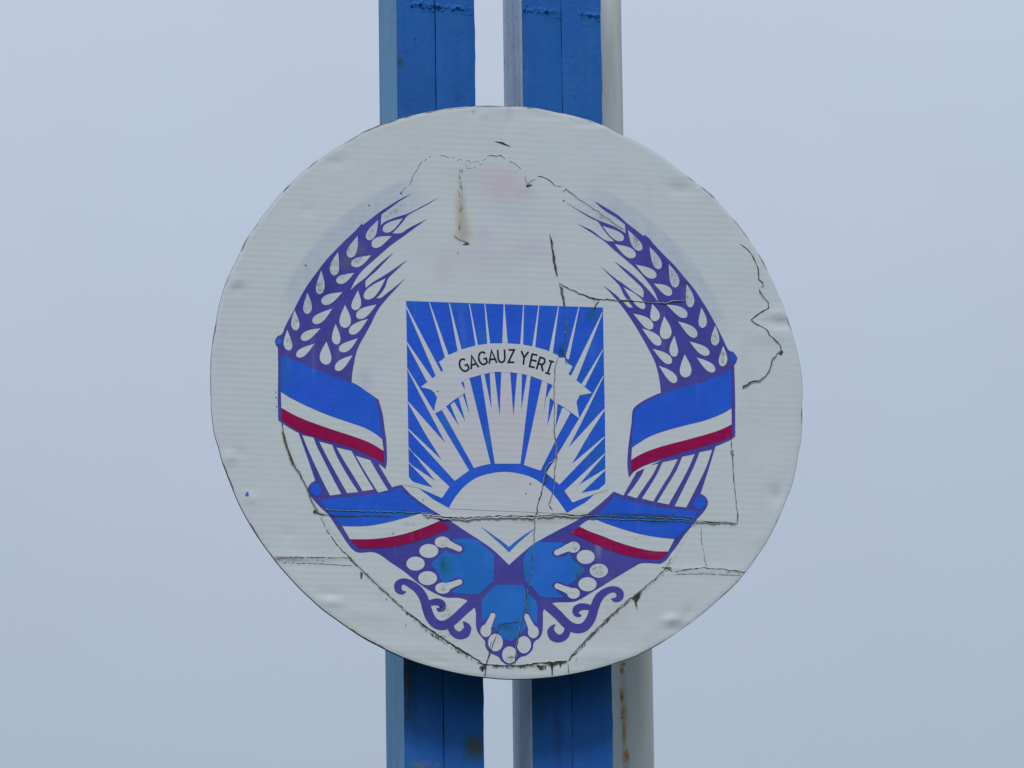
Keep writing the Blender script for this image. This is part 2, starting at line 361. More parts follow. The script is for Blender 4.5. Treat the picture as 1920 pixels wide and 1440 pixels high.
dents = [(447, 540, 12, 9, -3.5), (440, 528, 9, 6, 2.5), (630, 302, 18, 10, -3), (1272, 352, 24, 12, -3.5), (1468, 606, 26, 9, -6), (1458, 590, 22, 8, 4), (1490, 597, 12, 8, 4), (1440, 625, 30, 18, 4),
         (432, 858, 12, 8, 5), (450, 849, 12, 6, -3), (470, 934, 12, 7, 4), (622, 1128, 20, 9, 5), (618, 1114, 18, 7, -3), (1454, 926, 15, 18, -4.5),
         (1258, 1163, 14, 9, 7), (1270, 1178, 16, 10, -5), (1210, 1190, 14, 22, 2.5), (690, 1150, 40, 14, 2.5), (905, 214, 9, 6, 2), (1100, 232, 24, 6, -2.5), (1135, 240, 10, 6, 2), (575, 395, 12, 8, -2), (1420, 1010, 12, 10, 2), (540, 1000, 12, 8, -2), (820, 1240, 14, 5, -2), (1290, 1150, 9, 12, -3), (1020, 212, 50, 12, -3), (888, 210, 10, 9, -3),
         (955, 215, 14, 30, -2.5), (1390, 480, 40, 60, 2.5), (545, 1046, 70, 6, 3.5), (545, 1056, 70, 5, -2.5), (1320, 1068, 80, 5, 2.5), 
         (760, 1215, 80, 16, 2.0), (1120, 1228, 80, 14, 2.2), (455, 780, 30, 90, 1.5)]
dw = [(P(x, y).x, P(x, y).z, a*PX, b*PX, h*0.001) for x, y, a, b, h in dents]
upper = [(517, 640), (522, 600), (560, 510), (620, 432), (690, 385), (750, 362), (770, 340), (785, 312), (808, 292), (862, 290), (905, 296), (940, 293), (968, 306), (990, 345), (1012, 330),
         (1040, 342), (1055, 360), (1110, 385), (1170, 430), (1250, 500), (1330, 590), (1391, 650), (1391, 760), (1375, 826), (1377, 885), (1382, 981), (1352, 979), (1300, 975), (1230, 967), (1150, 965), (1100, 967), (1050, 964), (1000, 968), (940, 968),
         (880, 970), (830, 968), (780, 967), (680, 966), (618, 966), (598, 958), (585, 939), (572, 905), (556, 870), (540, 828), (530, 800), (524, 785), (517, 770)]
upper = [(x + random.uniform(-.5, .5), y + random.uniform(-.5, .5)) for x, y in upper]
lower = [(602, 962), (618, 970), (680, 970), (780, 971), (880, 974), (1000, 972), (1100, 971), (1230, 972), (1297, 979), (1290, 1000), (1262, 1050), (1240, 1080), (1208, 1107), (1180, 1130), (1153, 1148),
         (1122, 1178), (1090, 1208), (1066, 1238), (1010, 1244), (960, 1247), (908, 1246), (880, 1228), (850, 1208), (800, 1174), (760, 1142), (720, 1104), (690, 1076), (661, 1050), (640, 1020), (620, 990)]
FILMS = [[(P(x, y).x, P(x, y).z) for x, y in f] for f in (upper, lower)]

def RELIEF(x, z):
    h = 0
    for (cx, cz, a, b, k) in dw:
        q = ((x-cx)/a)**2 + ((z-cz)/b)**2
        if q < 9: h += k * math.exp(-q)
    return h * film_mask(x, z) if abs(h) > 1e-6 else 0.0

def film_mask(x, z):
    """the dents fade out where the flat overlaid film lies"""
    best = 1.0
    for ring in FILMS:
        inside, dmin = False, 1e9
        n = len(ring)
        for i in range(n):
            (x1, z1), (x2, z2) = ring[i - 1], ring[i]
            if (z1 > z) != (z2 > z) and x < (x2 - x1) * (z - z1) / (z2 - z1) + x1: inside = not inside
            ex, ez = x2 - x1, z2 - z1
            t = max(0, min(1, ((x - x1) * ex + (z - z1) * ez) / (ex * ex + ez * ez + 1e-12)))
            dmin = min(dmin, (x - x1 - t * ex) ** 2 + (z - z1 - t * ez) ** 2)
        if inside: return 0.0
        best = min(best, math.sqrt(dmin) / (14 * PX))
    return best * best * (3 - 2 * best) if best < 1 else 1.0

def S(v):
    """lift a point of a film by the panel's own relief"""
    return Vector((v.x, v.y - RELIEF(v.x, v.z), v.z))

def mesh(name, verts, faces, mats, parent=None, smooth=False, mids=None):
    off = root_loc(parent) if parent else Vector((0, 0, 0))
    me = bpy.data.meshes.new(name)
    me.from_pydata([tuple(Vector(v) - off) for v in verts], [], faces)
    for m in (mats if isinstance(mats, list) else [mats]): me.materials.append(m)
    if mids:
        for p, i in zip(me.polygons, mids): p.material_index = i
    if smooth:
        for p in me.polygons: p.use_smooth = True
    me.validate(); me.update()
    o = bpy.data.objects.new(name, me); col.objects.link(o)
    if parent: o.parent = parent
    return o

from mathutils.geometry import tessellate_polygon

def soften(pts, closed=True, corner=42, n=5):
    """Catmull-Rom through the points, keeping sharp corners sharp."""
    m = len(pts)
    if m < 4: return [tuple(p[:2]) for p in pts]
    V = [Vector(p[:2]) for p in pts]
    def sharp(i):
        if not closed and i in (0, m - 1): return True
        a, b = V[i] - V[i - 1], V[(i + 1) % m] - V[i]
        if a.length < 1e-6 or b.length < 1e-6: return True
        g = math.degrees(a.angle(b))
        q = max(a.length, b.length) / min(a.length, b.length)
        return g > corner or (q > 2.6 and g > 14)
    out = []
    for i in range(m if closed else m - 1):
        p1, p2 = V[i], V[(i + 1) % m]
        p0 = V[i - 1] if not sharp(i) else p1 - (p2 - p1) * 1.0
        p3 = V[(i + 2) % m] if not sharp((i + 1) % m) else p2 + (p2 - p1) * 1.0
        L = (p2 - p1).length
        t1 = (p2 - p0).normalized() * L if (p2 - p0).length > 1e-6 else p2 - p1
        t2 = (p3 - p1).normalized() * L if (p3 - p1).length > 1e-6 else p2 - p1
        k = n if L > 4 else 2
        for j in range(k):
            t = j / k
            h = (2*t**3 - 3*t*t + 1, t**3 - 2*t*t + t, -2*t**3 + 3*t*t, t**3 - t*t)
            q = p1 * h[0] + t1 * h[1] + p2 * h[2] + t2 * h[3]
            out.append((q.x, q.y))
    if not closed: out.append(tuple(V[-1]))
    return out

def fill(pts, mm):
    vs3 = [S(P(x, y, -mm * 0.001)) for x, y in pts]
    flat = [Vector((v.x, v.z, 0)) for v in vs3]
    tris = tessellate_polygon([flat])
    out = []
    for t in tris:
        a, b, c = (flat[i] for i in t)
        cr_ = (b - a).cross(c - a).z
        if abs(cr_) < 1e-12: continue
        out.append(tuple(t) if cr_ > 0 else tuple(reversed(t)))
    return vs3, out

def poly(name, pts, mm, mat, parent, smooth=True):
    p = soften(pts) if smooth else [q[:2] for q in pts]
    v, f = fill(p, mm)
    return mesh(name, v, f, M[mat], parent)

def slab(name, pts, m0, m1, mat, parent, edge='rim'):
    """a thin sheet with real thickness from m0 (back) to m1 (front) millimetres"""
    v, f = fill(pts, m1)
    n = len(v)
    area = sum(v[i].x * v[(i+1) % n].z - v[(i+1) % n].x * v[i].z for i in range(n))
    vb = [P(x, y, -m0 * 0.001) for x, y in pts]
    faces = list(f); mids = [0] * len(f)
    for i in range(n):
        j = (i + 1) % n
        q = (i, i + n, j + n, j) if area > 0 else (j, j + n, i + n, i)
        faces.append(q); mids.append(1)
    return mesh(name, v + vb, faces, [M[mat], M[edge]], parent, mids=mids)

def drop(tip, base, w, n=9):
    """grain outline: pointed at tip, round at base"""
    t, b = Vector(tip), Vector(base)
    d = b - t; L = d.length; d /= L; s = Vector((-d.y, d.x))
    out = [t]
    prof = [(0.12, 0.22), (0.3, 0.56), (0.5, 0.86), (0.68, 1.0), (0.82, 0.93), (0.93, 0.66), (0.985, 0.3)]
    bend = random.uniform(-0.04, 0.04) * L
    for u, k in prof: out.append(t + d * (u * L) + s * (k * w + bend * math.sin(u * 3.14)))
    out.append(b)
    for u, k in reversed(prof): out.append(t + d * (u * L) - s * (k * w - bend * math.sin(u * 3.14)))
    return [(p.x, p.y) for p in out]

def stroke_path(pts, n=5):
    """pts of (x, y, half width) -> dense list"""
    c = soften(pts, closed=False, corner=75, n=n)
    out = []
    # widths by arc position
    acc = [0]
    for i in range(1, len(pts)): acc.append(acc[-1] + math.dist(pts[i][:2], pts[i-1][:2]))
    run = 0
    tot = sum(math.dist(c[i], c[i-1]) for i in range(1, len(c)))
    for i, p in enumerate(c):
        if i: run += math.dist(p, c[i-1])
        u = run / tot * acc[-1]
        k = 1
        while k < len(acc) - 1 and acc[k] < u: k += 1
        f = (u - acc[k-1]) / max(1e-6, acc[k] - acc[k-1])
        f = min(1, max(0, f))
        out.append((p[0], p[1], pts[k-1][2] * (1 - f) + pts[k][2] * f))
    return out

def stroke_geo(pts, mm, round_ends=True):
    d = pts
    vs_, fs_ = [], []
    N = len(d)
    for i, (x, y, w) in enumerate(d):
        a = d[max(0, i-1)]; b = d[min(N-1, i+1)]
        t = Vector((b[0]-a[0], b[1]-a[1])); t = t.normalized() if t.length > 1e-9 else Vector((1, 0))
        n_ = Vector((-t.y, t.x)) * w
        vs_ += [S(P(x + n_.x, y + n_.y, -mm*0.001)), S(P(x - n_.x, y - n_.y, -mm*0.001))]
    for i in range(N-1): fs_.append((2*i, 2*i+1, 2*i+3, 2*i+2))
    if round_ends:
        for (x, y, w) in (d[0], d[-1]):
            if w < 0.6: continue
            k = len(vs_)
            mm2 = mm + 0.04
            for j in range(14):
                an = 2 * math.pi * j / 14
                vs_.append(P(x + w*math.cos(an), y + w*math.sin(an), -mm2*0.001))
            fs_.append(tuple(range(k, k+14)))
    return vs_, fs_

def merge(parts):
    V, F = [], []
    for v, f in parts:
        k = len(V); V += v; F += [tuple(i + k for i in q) for q in f]
    return V, F

def ellipse(x, y, rx, ry, rot=0, n=28):
    c, s = math.cos(rot), math.sin(rot)
    return [(x + rx*math.cos(a)*c - ry*math.sin(a)*s, y + rx*math.cos(a)*s + ry*math.sin(a)*c) for a in [2*math.pi*i/n for i in range(n)]]

# ------------------------------------------------------------------ setting
G = 4000
mesh('ground', [(-G, -G, 0), (G, -G, 0), (G, G, 0), (-G, G, 0)], [(0, 1, 2, 3)], M['ground'])['kind'] = 'structure'

# ------------------------------------------------------------------ columns
TOPZ = P(960, -260, YC).z
def colx(px_top, py_top, px_bot, py_bot, Y):
    return 0.5 * (P(px_top, py_top, Y).x + P(px_bot, py_bot, Y).x)

def box(x0, x1, y0, y1, z0, z1):
    v = [(x, y, z) for z in (z0, z1) for y in (y0, y1) for x in (x0, x1)]
    f = [(0, 1, 3, 2)[::-1], (4, 5, 7, 6), (0, 1, 5, 4), (2, 3, 7, 6)[::-1], (0, 2, 6, 4)[::-1], (1, 3, 7, 5)]
    return v, f

def wavy_plate(name, x0, x1, parent, mat, seed, seam_left, rough_left=0.0, rough_right=0.0):
    """front plate with slightly wavering edges and hammered face, rolled over its long edges"""
    rnd = random.Random(seed)
    zlo, zhi = P(960, 1700, YC).z, TOPZ
    nz, nx = 150, 7
    vs_, fs_ = [], []
    ph = [rnd.uniform(0, 6.28) for _ in range(4)]
    for i in range(nz + 1):
        z = zlo + (zhi - zlo) * i / nz
        el = rough_left * (math.sin(z*23 + ph[0]) * .5 + math.sin(z*57 + ph[1]) * .3 + rnd.uniform(-.3, .3))
        er = rough_right * (math.sin(z*19 + ph[2]) * .5 + math.sin(z*61 + ph[3]) * .3 + rnd.uniform(-.3, .3))
        for j in range(nx + 1):
            u = j / nx
            x = (x0 + el) * (1 - u) + (x1 + er) * u
            y = YC - 0.0035 + 0.0012 * math.sin(z*6 + u*3 + ph[0]) + (0.0022 if j in (0, nx) else 0)
            vs_.append((x, y, z))
    for i in range(nz):
        for j in range(nx):
            a = i*(nx+1) + j
            fs_.append((a, a+1, a+nx+2, a+nx+1))
    # lip back to the core on all sides
    k = len(vs_)
    for i in range(nz + 1):
        for j in (0, nx):
            vv = vs_[i*(nx+1)+j]; vs_.append((vv[0], YC + 0.006, vv[2]))
    for i in range(nz):
        a, b = i*(nx+1), (i+1)*(nx+1)
        fs_.append((a, b, k+2*(i+1), k+2*i))
        fs_.append((a+nx, k+2*i+1, k+2*(i+1)+1, b+nx))
    # plain run down to the foot
    k = len(vs_)
    for x, y in ((x0, YC+0.006), (x0, YC-0.003), (x1, YC-0.003), (x1, YC+0.006)):
        vs_ += [(x, y, 0.02), (x, y, zlo)]
    for s in range(3): fs_.append((k+2*s, k+2*s+2, k+2*s+3, k+2*s+1))
    return mesh(name, vs_, fs_, M[mat], parent, smooth=False)

def weld(name, xa, xb, z, parent, seed, amp):
    rnd = random.Random(seed)
    nu, nv = 170, 22
    lumps = [(rnd.random(), rnd.gauss(0, 0.13), rnd.uniform(0.008, 0.045), rnd.uniform(0.03, 0.11), rnd.uniform(-0.3, 1.0)) for _ in range(70)]
    gates = [(rnd.random(), rnd.uniform(0.06, 0.2)) for _ in range(4)]
    vs_, fs_ = [], []
    for i in range(nu + 1):
        u = i / nu
        x = xa + (xb - xa) * u
        g = min(1.0, sum(math.exp(-((u - c) / w) ** 2) for c, w in gates))
        for j in range(nv + 1):
            v = j / nv - 0.5
            zz = z + v * 0.055
            h = 0.25 * math.exp(-(v / 0.12) ** 2) * (0.5 + g)
            for (lu, lv, ru, rv, k) in lumps:
                q = ((u - lu) / ru) ** 2 + ((v - lv) / rv) ** 2
                if q < 6: h += k * math.exp(-q) * g
            y = YC - 0.0024 - max(-0.1, h) * amp * 0.55 + (0.006 if j in (0, nv) else 0)
            vs_.append((x, y, zz))
    for i in range(nu):
        for j in range(nv):
            a = i * (nv + 1) + j
            fs_.append((a, a + nv + 1, a + nv + 2, a + 1))
    return mesh(name, vs_, fs_, M['col_blue'], parent, smooth=True)

def column(name, e0, e1, seam, flank_mat, label, seed, gapw):
    xs0, xs1, xm = e0, e1, seam
    depth = FLD
    t = thing(name, ((xs0+xs1)/2, YC + depth/2, 0), label, 'column', 'tall columns behind the round sign')
    rnd = random.Random(seed)
    # core with softly uneven corner line
    v, f = box(xs0, xs1, YC + 0.004, YC + depth, 0.0, TOPZ)
    core = mesh('column_core', v, f, [M['seam'], M[flank_mat]], t, mids=[1, 1, 0, 1, 1, 1])
    wavy_plate('front_plate', xs0, xm - gapw, t, 'col_blue', seed, True, 0.0008, 0.0010)
    wavy_plate('front_plate', xm + gapw, xs1, t, 'col_blue', seed + 1, False, 0.0010, 0.0022)
    zw = P(900, 17 if seed < 10 else 20, YC).z
    weld('weld_bead', xs0 + 0.004, xm - gapw - .001, zw + 0.006, t, seed + 3, 0.012)
    weld('weld_bead', xm + gapw + .001, xs1 - 0.004, zw, t, seed + 4, 0.012)
    return t
FLD = 33.5 * PX / math.sin(AZ) * 1.08
cl = column('blue_column', colx(742, 100, 760, 1350, YC), colx(887.5, 100, 910, 1350, YC), colx(815, 150, 833.5, 1350, YC), 'flank_light',
       'blue column with a pale blue flank, on the left behind the round sign', 3, 0.0017)
cr2 = column('blue_column', colx(977, 100, 1001, 1350, YC), colx(1126.5, 150, 1150, 1350, YC), colx(1051, 100, 1075, 1400, YC), 'flank_grey',
       'blue column with a grey lavender flank, beside the grey pipe', 13, 0.0009)
# rust run in the corner of the left column
L0 = colx(742, 100, 760, 1350, YC)
def strip_on_column(name, parent, pts, mat, Y):
    v = [P(x, y, Y) for x, y in pts]
    return mesh(name, v, [tuple(range(len(v)))[::-1]], M[mat], parent)
M['rust_run'] = grime('brown_corner_rust', (0.12, 0.09, 0.05), 0.38, 0.6, 40, (1, 1, 0.3))
strip_on_column('rust_run', cl, [(761.5, 1232), (767, 1240), (768, 1300), (766, 1345), (761.5, 1350)], 'rust_run', YC - 0.008)

# pipe behind the right column
def pipe():
    # stands just behind the column, half hidden by it
    rl, ru = 50 * PX, 34 * PX
    yc = YC + FLD + rl + 0.005
    xe = cr2.location.x
    zj = P(960, 720, yc).z
    xl = P(1225.5, 1400, yc).x - rl
    xu = P(1166.0, 120, yc).x - ru
    t = thing('steel_pipe', ((xl + xu)/2, yc, 0), 'grey round steel pipe with a rust streak, right behind the second column', 'pipe')
    n = 48
    def tube(nm, x, r, z0, z1):
        vs_, fs_ = [], []
        K = 24
        for i in range(K + 1):
            z = z0 + (z1 - z0) * i / K
            for j in range(n):
                a = 2*math.pi*j/n
                vs_.append((x + r*math.cos(a), yc + r*math.sin(a), z))
        for i in range(K):
            for j in range(n):
                a, b = i*n + j, i*n + (j+1) % n
                fs_.append((a, b, b+n, a+n))
        fs_.append(tuple(range(K*n, K*n+n)))
        return mesh(nm, vs_, fs_, M['pipe'], t, smooth=False)
    o1 = tube('lower_tube', xl, rl, 0, zj)
    o2 = tube('upper_tube', xu, ru, zj - 0.02, TOPZ)
    for o in (o1, o2):
        for p in o.data.polygons: p.use_smooth = len(p.vertices) == 4
    v, f = box(xe, xl, YC + FLD, yc, zj - 0.3, zj - 0.22)
    mesh('clamp_arm', v, f, M['bracket'], t)
    return t
pipe()

# ------------------------------------------------------------------ the round sign
rim_pts = [(709, 236), (620, 285)] + zM([(580, 480), (350, 745), (180, 1050), (70, 1440)]) + [(395, 720)] + zO([(62, 560), (110, 770), (230, 1080), (340, 1270), (460, 1430)]) \
    + [(570, 1110)] + zR([(740, 785), (980, 945), (1270, 1090), (1550, 1175), (1870, 1240)]) + [(967, 1273), (1040, 1267)] + zS([(640, 1020), (920, 915), (1110, 790), (1300, 650), (1560, 395), (1790, 10)]) \
    + zQ([(1870, 480), (1860, 640), (1820, 880)]) + [(1503, 700)] + zN([(1805, 1440), (1720, 1200), (1560, 890), (1340, 620), (1130, 445), (930, 300), (750, 205), (560, 120), (340, 65), (200, 40)]) \
    + [(949, 198), (890, 200), (820, 207), (760, 220)]
C0 = P(950, 735)
polar = sorted((math.atan2(P(x, y).z - C0.z, P(x, y).x - C0.x), math.hypot(P(x, y).x - C0.x, P(x, y).z - C0.z)) for x, y in rim_pts)
def rim_r(a):
    # smoothed radius
    s = w = 0
    for b, r in polar:
        d = (a - b + math.pi) % (2*math.pi) - math.pi
        k = math.exp(-(d / 0.10) ** 2) + 1e-9
        s += k * r; w += k
    return s / w
sign = thing('round_sign', (C0.x, 0.0, C0.z - 1.0), 'round white emblem sign, cracked and stained, fixed to two blue columns', 'sign')
NA, NR = 420, 110
vs_, fs_, mids = [], [], []
rads = []
rnd = random.Random(5)
jit = [0.0] * NA
for k in range(90):
    c_, w_, h_ = rnd.uniform(0, NA), rnd.uniform(0.8, 3.5), rnd.uniform(-1, 1) * 0.0028
    for i in range(NA):
        d = (i - c_ + NA/2) % NA - NA/2
        jit[i] += h_ * math.exp(-(d / w_)**2)
for i in range(NA):
    a = 2*math.pi*i/NA - math.pi
    calm = 0.45 if -math.pi*0.9 < a < -math.pi*0.1 else 1.0
    rads.append(rim_r(a) + jit[i] * calm)
vs_.append((C0.x, 0, C0.z))
for j in range(1, NR + 1):
    q = (j / NR) ** 0.8
    for i in range(NA):
        a = 2*math.pi*i/NA - math.pi
        r = rads[i] * q
        x, z = C0.x + r*math.cos(a), C0.z + r*math.sin(a)
        e = 0.0015 if j == NR else 0
        vs_.append((x, -RELIEF(x, z) + e, z))
def vid(j, i): return 1 + (j-1)*NA + i % NA
for i in range(NA): fs_.append((0, vid(1, i), vid(1, i+1)))
for j in range(1, NR):
    for i in range(NA): fs_.append((vid(j, i), vid(j+1, i), vid(j+1, i+1), vid(j, i+1)))
fs_ = [tuple(f) for f in fs_]
mesh('face_panel', vs_, fs_, M['white'], sign, smooth=True)
# rim band and back sheet, their own parts
TH = 0.013
v2, f2 = [], []
for i in range(NA):
    x, z = vs_[vid(NR, i)][0], vs_[vid(NR, i)][2]
    v2 += [(x, vs_[vid(NR, i)][1] + 0.0005, z), (x + 0.0012*math.cos(2*math.pi*i/NA - math.pi), 0.004, z + 0.0012*math.sin(2*math.pi*i/NA - math.pi)), (x, TH, z)]
for i in range(NA):
    a, b = 3*i, 3*((i+1) % NA)
    f2 += [(a, a+1, b+1, b), (a+1, a+2, b+2, b+1)]
mesh('rim_edge', v2, f2, M['rim'], sign)
v3 = [(vs_[vid(NR, i)][0], TH - 0.001, vs_[vid(NR, i)][2]) for i in range(NA)]
mesh('back_sheet', v3, [tuple(range(NA))], M['back'], sign)
for zz in (380, 1090):
    zc = P(960, zz, 0.1).z
    v, f = box(L0 - 0.02, colx(1126.5, 150, 1150, 1350, YC) + 0.01, TH, TH + 0.05, zc - 0.025, zc + 0.025)
    b = mesh('cross_bar', v, f, M['bracket'], sign)
    for cx in (cl.location.x, cr2.location.x):
        v, f = box(cx - 0.03, cx + 0.03, TH + 0.05, YC - 0.002, zc - 0.03, zc + 0.03)
        mesh('stand_off', v, f, M['bracket'], sign)

# overlaid film sheets
slab('film_sheet', upper, 0.0, 0.7, 'white', sign, 'lip')
slab('film_sheet', lower, 0.0, 0.7, 'white', sign, 'lip')

# bleached outlines of an older print beside the wreath

# ---- wreath
left_sheaf = poly('wheat_sheaf', zA([(1455, 120), (1330, 180), (1140, 300), (1060, 360), (965, 435), (948, 425), (890, 490), (800, 575), (700, 675), (600, 780), (500, 910), (400, 1050), (330, 1170), (270, 1290)])
    + zB([(190, 160), (150, 250), (110, 268), (85, 310), (90, 350), (112, 380), (115, 600), (112, 900), (117, 1105), (150, 1132), (230, 1185), (330, 1238)]) + zG([(480, 215), (700, 280), (870, 350), (1000, 410), (1110, 470), (1190, 530),
     (1203, 450), (1200, 320), (1195, 233)]) + zB([(1180, 1200), (1160, 1050), (1120, 905), (1080, 875), (1000, 820), (900, 752), (850, 730), (855, 650), (870, 560), (895, 440), (930, 350), (980, 260), (1040, 150), (1110, 10)])
    + zA([(1190, 1185), (1290, 1075), (1387, 970), (1290, 1050), (1200, 1120), (1140, 1165), (1095, 1170), (1150, 1110), (1190, 1040), (1215, 970), (1290, 895), (1408, 783), (1200, 925), (1060, 1010), (990, 1065),
    (988, 1000), (1010, 970), (1100, 890), (1200, 785), (1268, 712), (1180, 780), (1100, 850), (990, 960), (900, 1030), (835, 1090), (880, 1000), (940, 910), (1000, 850), (1085, 775), (1170, 700), (1240, 640),
    (1380, 540), (1480, 465), (1600, 378), (1420, 468), (1345, 515), (1255, 520), (1330, 440), (1370, 390), (1400, 350), (1440, 320), (1590, 240), (1725, 157), (1425, 315), (1290, 360), (1180, 405), (1140, 440), (1148, 330),
    (1240, 262), (1340, 190)]), 1.4, 'purple', sign)
grainsL = [(a, b, w, zA) for a, b, w in [((1115, 385), (1010, 585), 45), ((1360, 370), (1165, 497), 45), ((910, 545), (825, 760), 47), ((1252, 548), (1052, 645), 48), ((715, 705), (672, 940), 46), ((1045, 738), (848, 835), 45),
          ((545, 890), (525, 1128), 42), ((875, 915), (700, 1005), 42), ((407, 1115), (405, 1325), 43), ((758, 1107), (550, 1215), 48), ((278, 1285), (292, 1490), 41), ((655, 1272), (462, 1412), 45), ((912, 1090), (880, 1288), 46), ((1190, 970), (980, 1172), 52),
          ((783, 1235), (783, 1464), 57), ((1098, 1232), (900, 1360), 48)]] + [(a, b, w, zB) for a, b, w in [((207, 205), (224, 410), 42), ((540, 188), (345, 300), 43), ((478, 345), (300, 470), 40),
          ((1012, 95), (830, 240), 46), ((690, 145), (700, 352), 42), ((910, 290), (728, 412), 44), ((598, 322), (593, 552), 58), ((860, 458), (690, 606), 44)]]
def grains(lst, sheaf):
    first = None
    for a, b, w, z in lst:
        (ax, ay), (bx, by) = z([a])[0], z([b])[0]
        poly('grain', drop((ax, ay), (bx, by), w / 5.3333), 1.9, 'white', sheaf)
grains(grainsL, left_sheaf)

right_sheaf = poly('wheat_sheaf', zC([(395, 195), (520, 268), (640, 343), (705, 402), (800, 477), (885, 545), (900, 535), (935, 560), (1000, 637), (1110, 752), (1200, 842), (1300, 962), (1400, 1082), (1470, 1190), (1530, 1285), (1610, 1430)])
    + zD([(1680, 290), (1740, 408), (1790, 430), (1828, 485), (1815, 530), (1795, 560), (1800, 700), (1805, 900), (1805, 1265)]) + zH([(1770, 232), (1700, 265), (1620, 298), (1500, 325), (1300, 375), (1100, 430), (900, 495), (800, 550), (742, 615),
     (728, 500), (733, 350), (750, 200), (770, 60)]) + zD([(785, 1000), (870, 925), (1000, 857), (1062, 835), (1050, 720), (1030, 620), (1000, 520), (940, 400), (880, 290), (800, 155), (700, 5)]) + zC([(640, 1210), (560, 1115),
     (485, 1040), (600, 1125), (680, 1200), (740, 1260), (785, 1262), (730, 1190), (690, 1130), (650, 1045), (560, 950), (450, 840), (600, 965), (700, 1035), (800, 1110), (885, 1165), (885, 1085), (820, 1010), (700, 900), (598, 798),
     (740, 900), (860, 1005), (960, 1110), (1040, 1210), (1000, 1110), (930, 1005), (830, 890), (730, 800), (600, 690), (500, 600), (350, 500), (230, 425), (370, 490), (510, 590), (600, 600), (540, 545), (480, 470), (430, 400),
     (370, 372), (250, 300), (95, 200), (260, 298), (430, 385), (560, 435), (640, 475), (710, 520), (703, 428), (620, 362), (500, 287)]), 1.4, 'purple', sign)
grainsR = [(a, b, w, zC) for a, b, w in [((733, 485), (865, 690), 44), ((478, 445), (690, 582), 44), ((948, 655), (1052, 875), 44), ((600, 628), (806, 752), 48), ((1140, 825), (1215, 1060), 46), ((812, 832), (1014, 955), 46), ((1318, 1025), (1360, 1260), 42),
          ((990, 1022), (1170, 1130), 44), ((1468, 1260), (1480, 1465), 42), ((1118, 1232), (1325, 1350), 46), ((685, 1055), (900, 1272), 40), ((975, 1225), (1010, 1398), 48)]] + [(a, b, w, zD) for a, b, w in [
          ((785, 42), (980, 190), 46), ((1095, 68), (1110, 298), 58), ((1232, 120), (1420, 272), 46), ((1605, 160), (1602, 360), 41), ((873, 192), (1060, 354), 45), ((1197, 265), (1195, 474), 43),
          ((1348, 320), (1545, 450), 43), ((1685, 365), (1676, 568), 42), ((980, 395), (1168, 535), 43), ((1300, 450), (1310, 680), 58), ((1420, 482), (1600, 620), 42), ((1042, 565), (1216, 728), 43)]]
grains(grainsR, right_sheaf)

# purple base carrying stems, lower ribbons and flowers
base = poly('wreath_base', zG([(485, 645), (440, 675), (412, 715), (422, 775), (470, 840), (540, 915), (620, 990), (680, 1080), (740, 1170), (800, 1262), (860, 1335), (920, 1365), (1085, 1365)])
    + zI([(500, 295), (640, 390), (760, 490), (880, 570), (960, 610), (1040, 640), (1180, 645), (1265, 675), (1300, 715), (1330, 738), (1345, 800), (1345, 900), (1360, 980), (1400, 1035), (1435, 1078), (1440, 1130), (1480, 1190),
          (1570, 1235), (1600, 1275), (1650, 1312), (1690, 1320), (1740, 1290), (1790, 1238)]) + zJ([(470, 1217), (525, 1160), (540, 1090), (600, 1040), (625, 980), (630, 860), (635, 770), (670, 735), (705, 705), (760, 690), (930, 685), (1010, 655), (1100, 600), (1200, 540),
          (1330, 460), (1430, 400), (1540, 335), (1615, 298), (1800, 305), (1860, 270)]) + zH([(1173, 1360), (1200, 1330), (1290, 1200), (1370, 1100), (1410, 1045), (1480, 970), (1530, 890), (1528, 840), (1500, 800), (1455, 780), (1330, 780), (1100, 800), (690, 795), (590, 755)])
    + zF([(1780, 645), (1650, 748), (1550, 810), (1400, 888), (1200, 1000), (1080, 1095), (980, 1185), (850, 1060), (740, 980), (600, 890), (450, 790), (300, 700), (150, 590), (60, 498)]) + zG([(1255, 712), (1215, 745), (900, 700), (640, 720)]), 1.2, 'purple', sign)
# stems
poly('stem_bundle', zG([(318, 165), (700, 240), (1110, 430), (1125, 495), (1255, 715), (1200, 800), (620, 830), (485, 700), (484, 640), (412, 430)]), 1.05, 'purple', sign, False)
poly('stem_bundle', zH([(820, 560), (1200, 380), (1610, 300), (1530, 560), (1455, 790), (1400, 960), (900, 900), (690, 820), (688, 792)]), 1.05, 'purple', sign, False)
for q in ([(355, 192), (468, 215), (500, 300), (560, 420), (650, 600), (745, 780), (634, 795), (555, 640), (442, 400)], [(525, 255), (655, 290), (700, 400), (800, 580), (915, 760), (805, 772), (720, 620), (620, 440)],
          [(698, 315), (848, 350), (885, 420), (975, 580), (1070, 735), (960, 752), (875, 610), (775, 450)], [(890, 398), (1035, 442), (1085, 530), (1150, 640), (1215, 742), (1115, 765), (1055, 672), (965, 525)]):
    poly('stem', zG(q), 1.9, 'white', sign)
for q in ([(1450, 362), (1575, 338), (1520, 500), (1430, 690), (1315, 915), (1200, 902), (1320, 660), (1395, 500)], [(1275, 408), (1400, 383), (1330, 540), (1250, 690), (1140, 885), (1025, 862), (1130, 690), (1220, 540)],
          [(1080, 463), (1230, 432), (1160, 570), (1090, 680), (985, 855), (872, 825), (960, 690), (1030, 570)], [(905, 508), (1035, 478), (985, 580), (910, 690), (820, 822), (725, 792), (790, 710), (870, 590)]):
    poly('stem', zH(q), 1.9, 'white', sign)

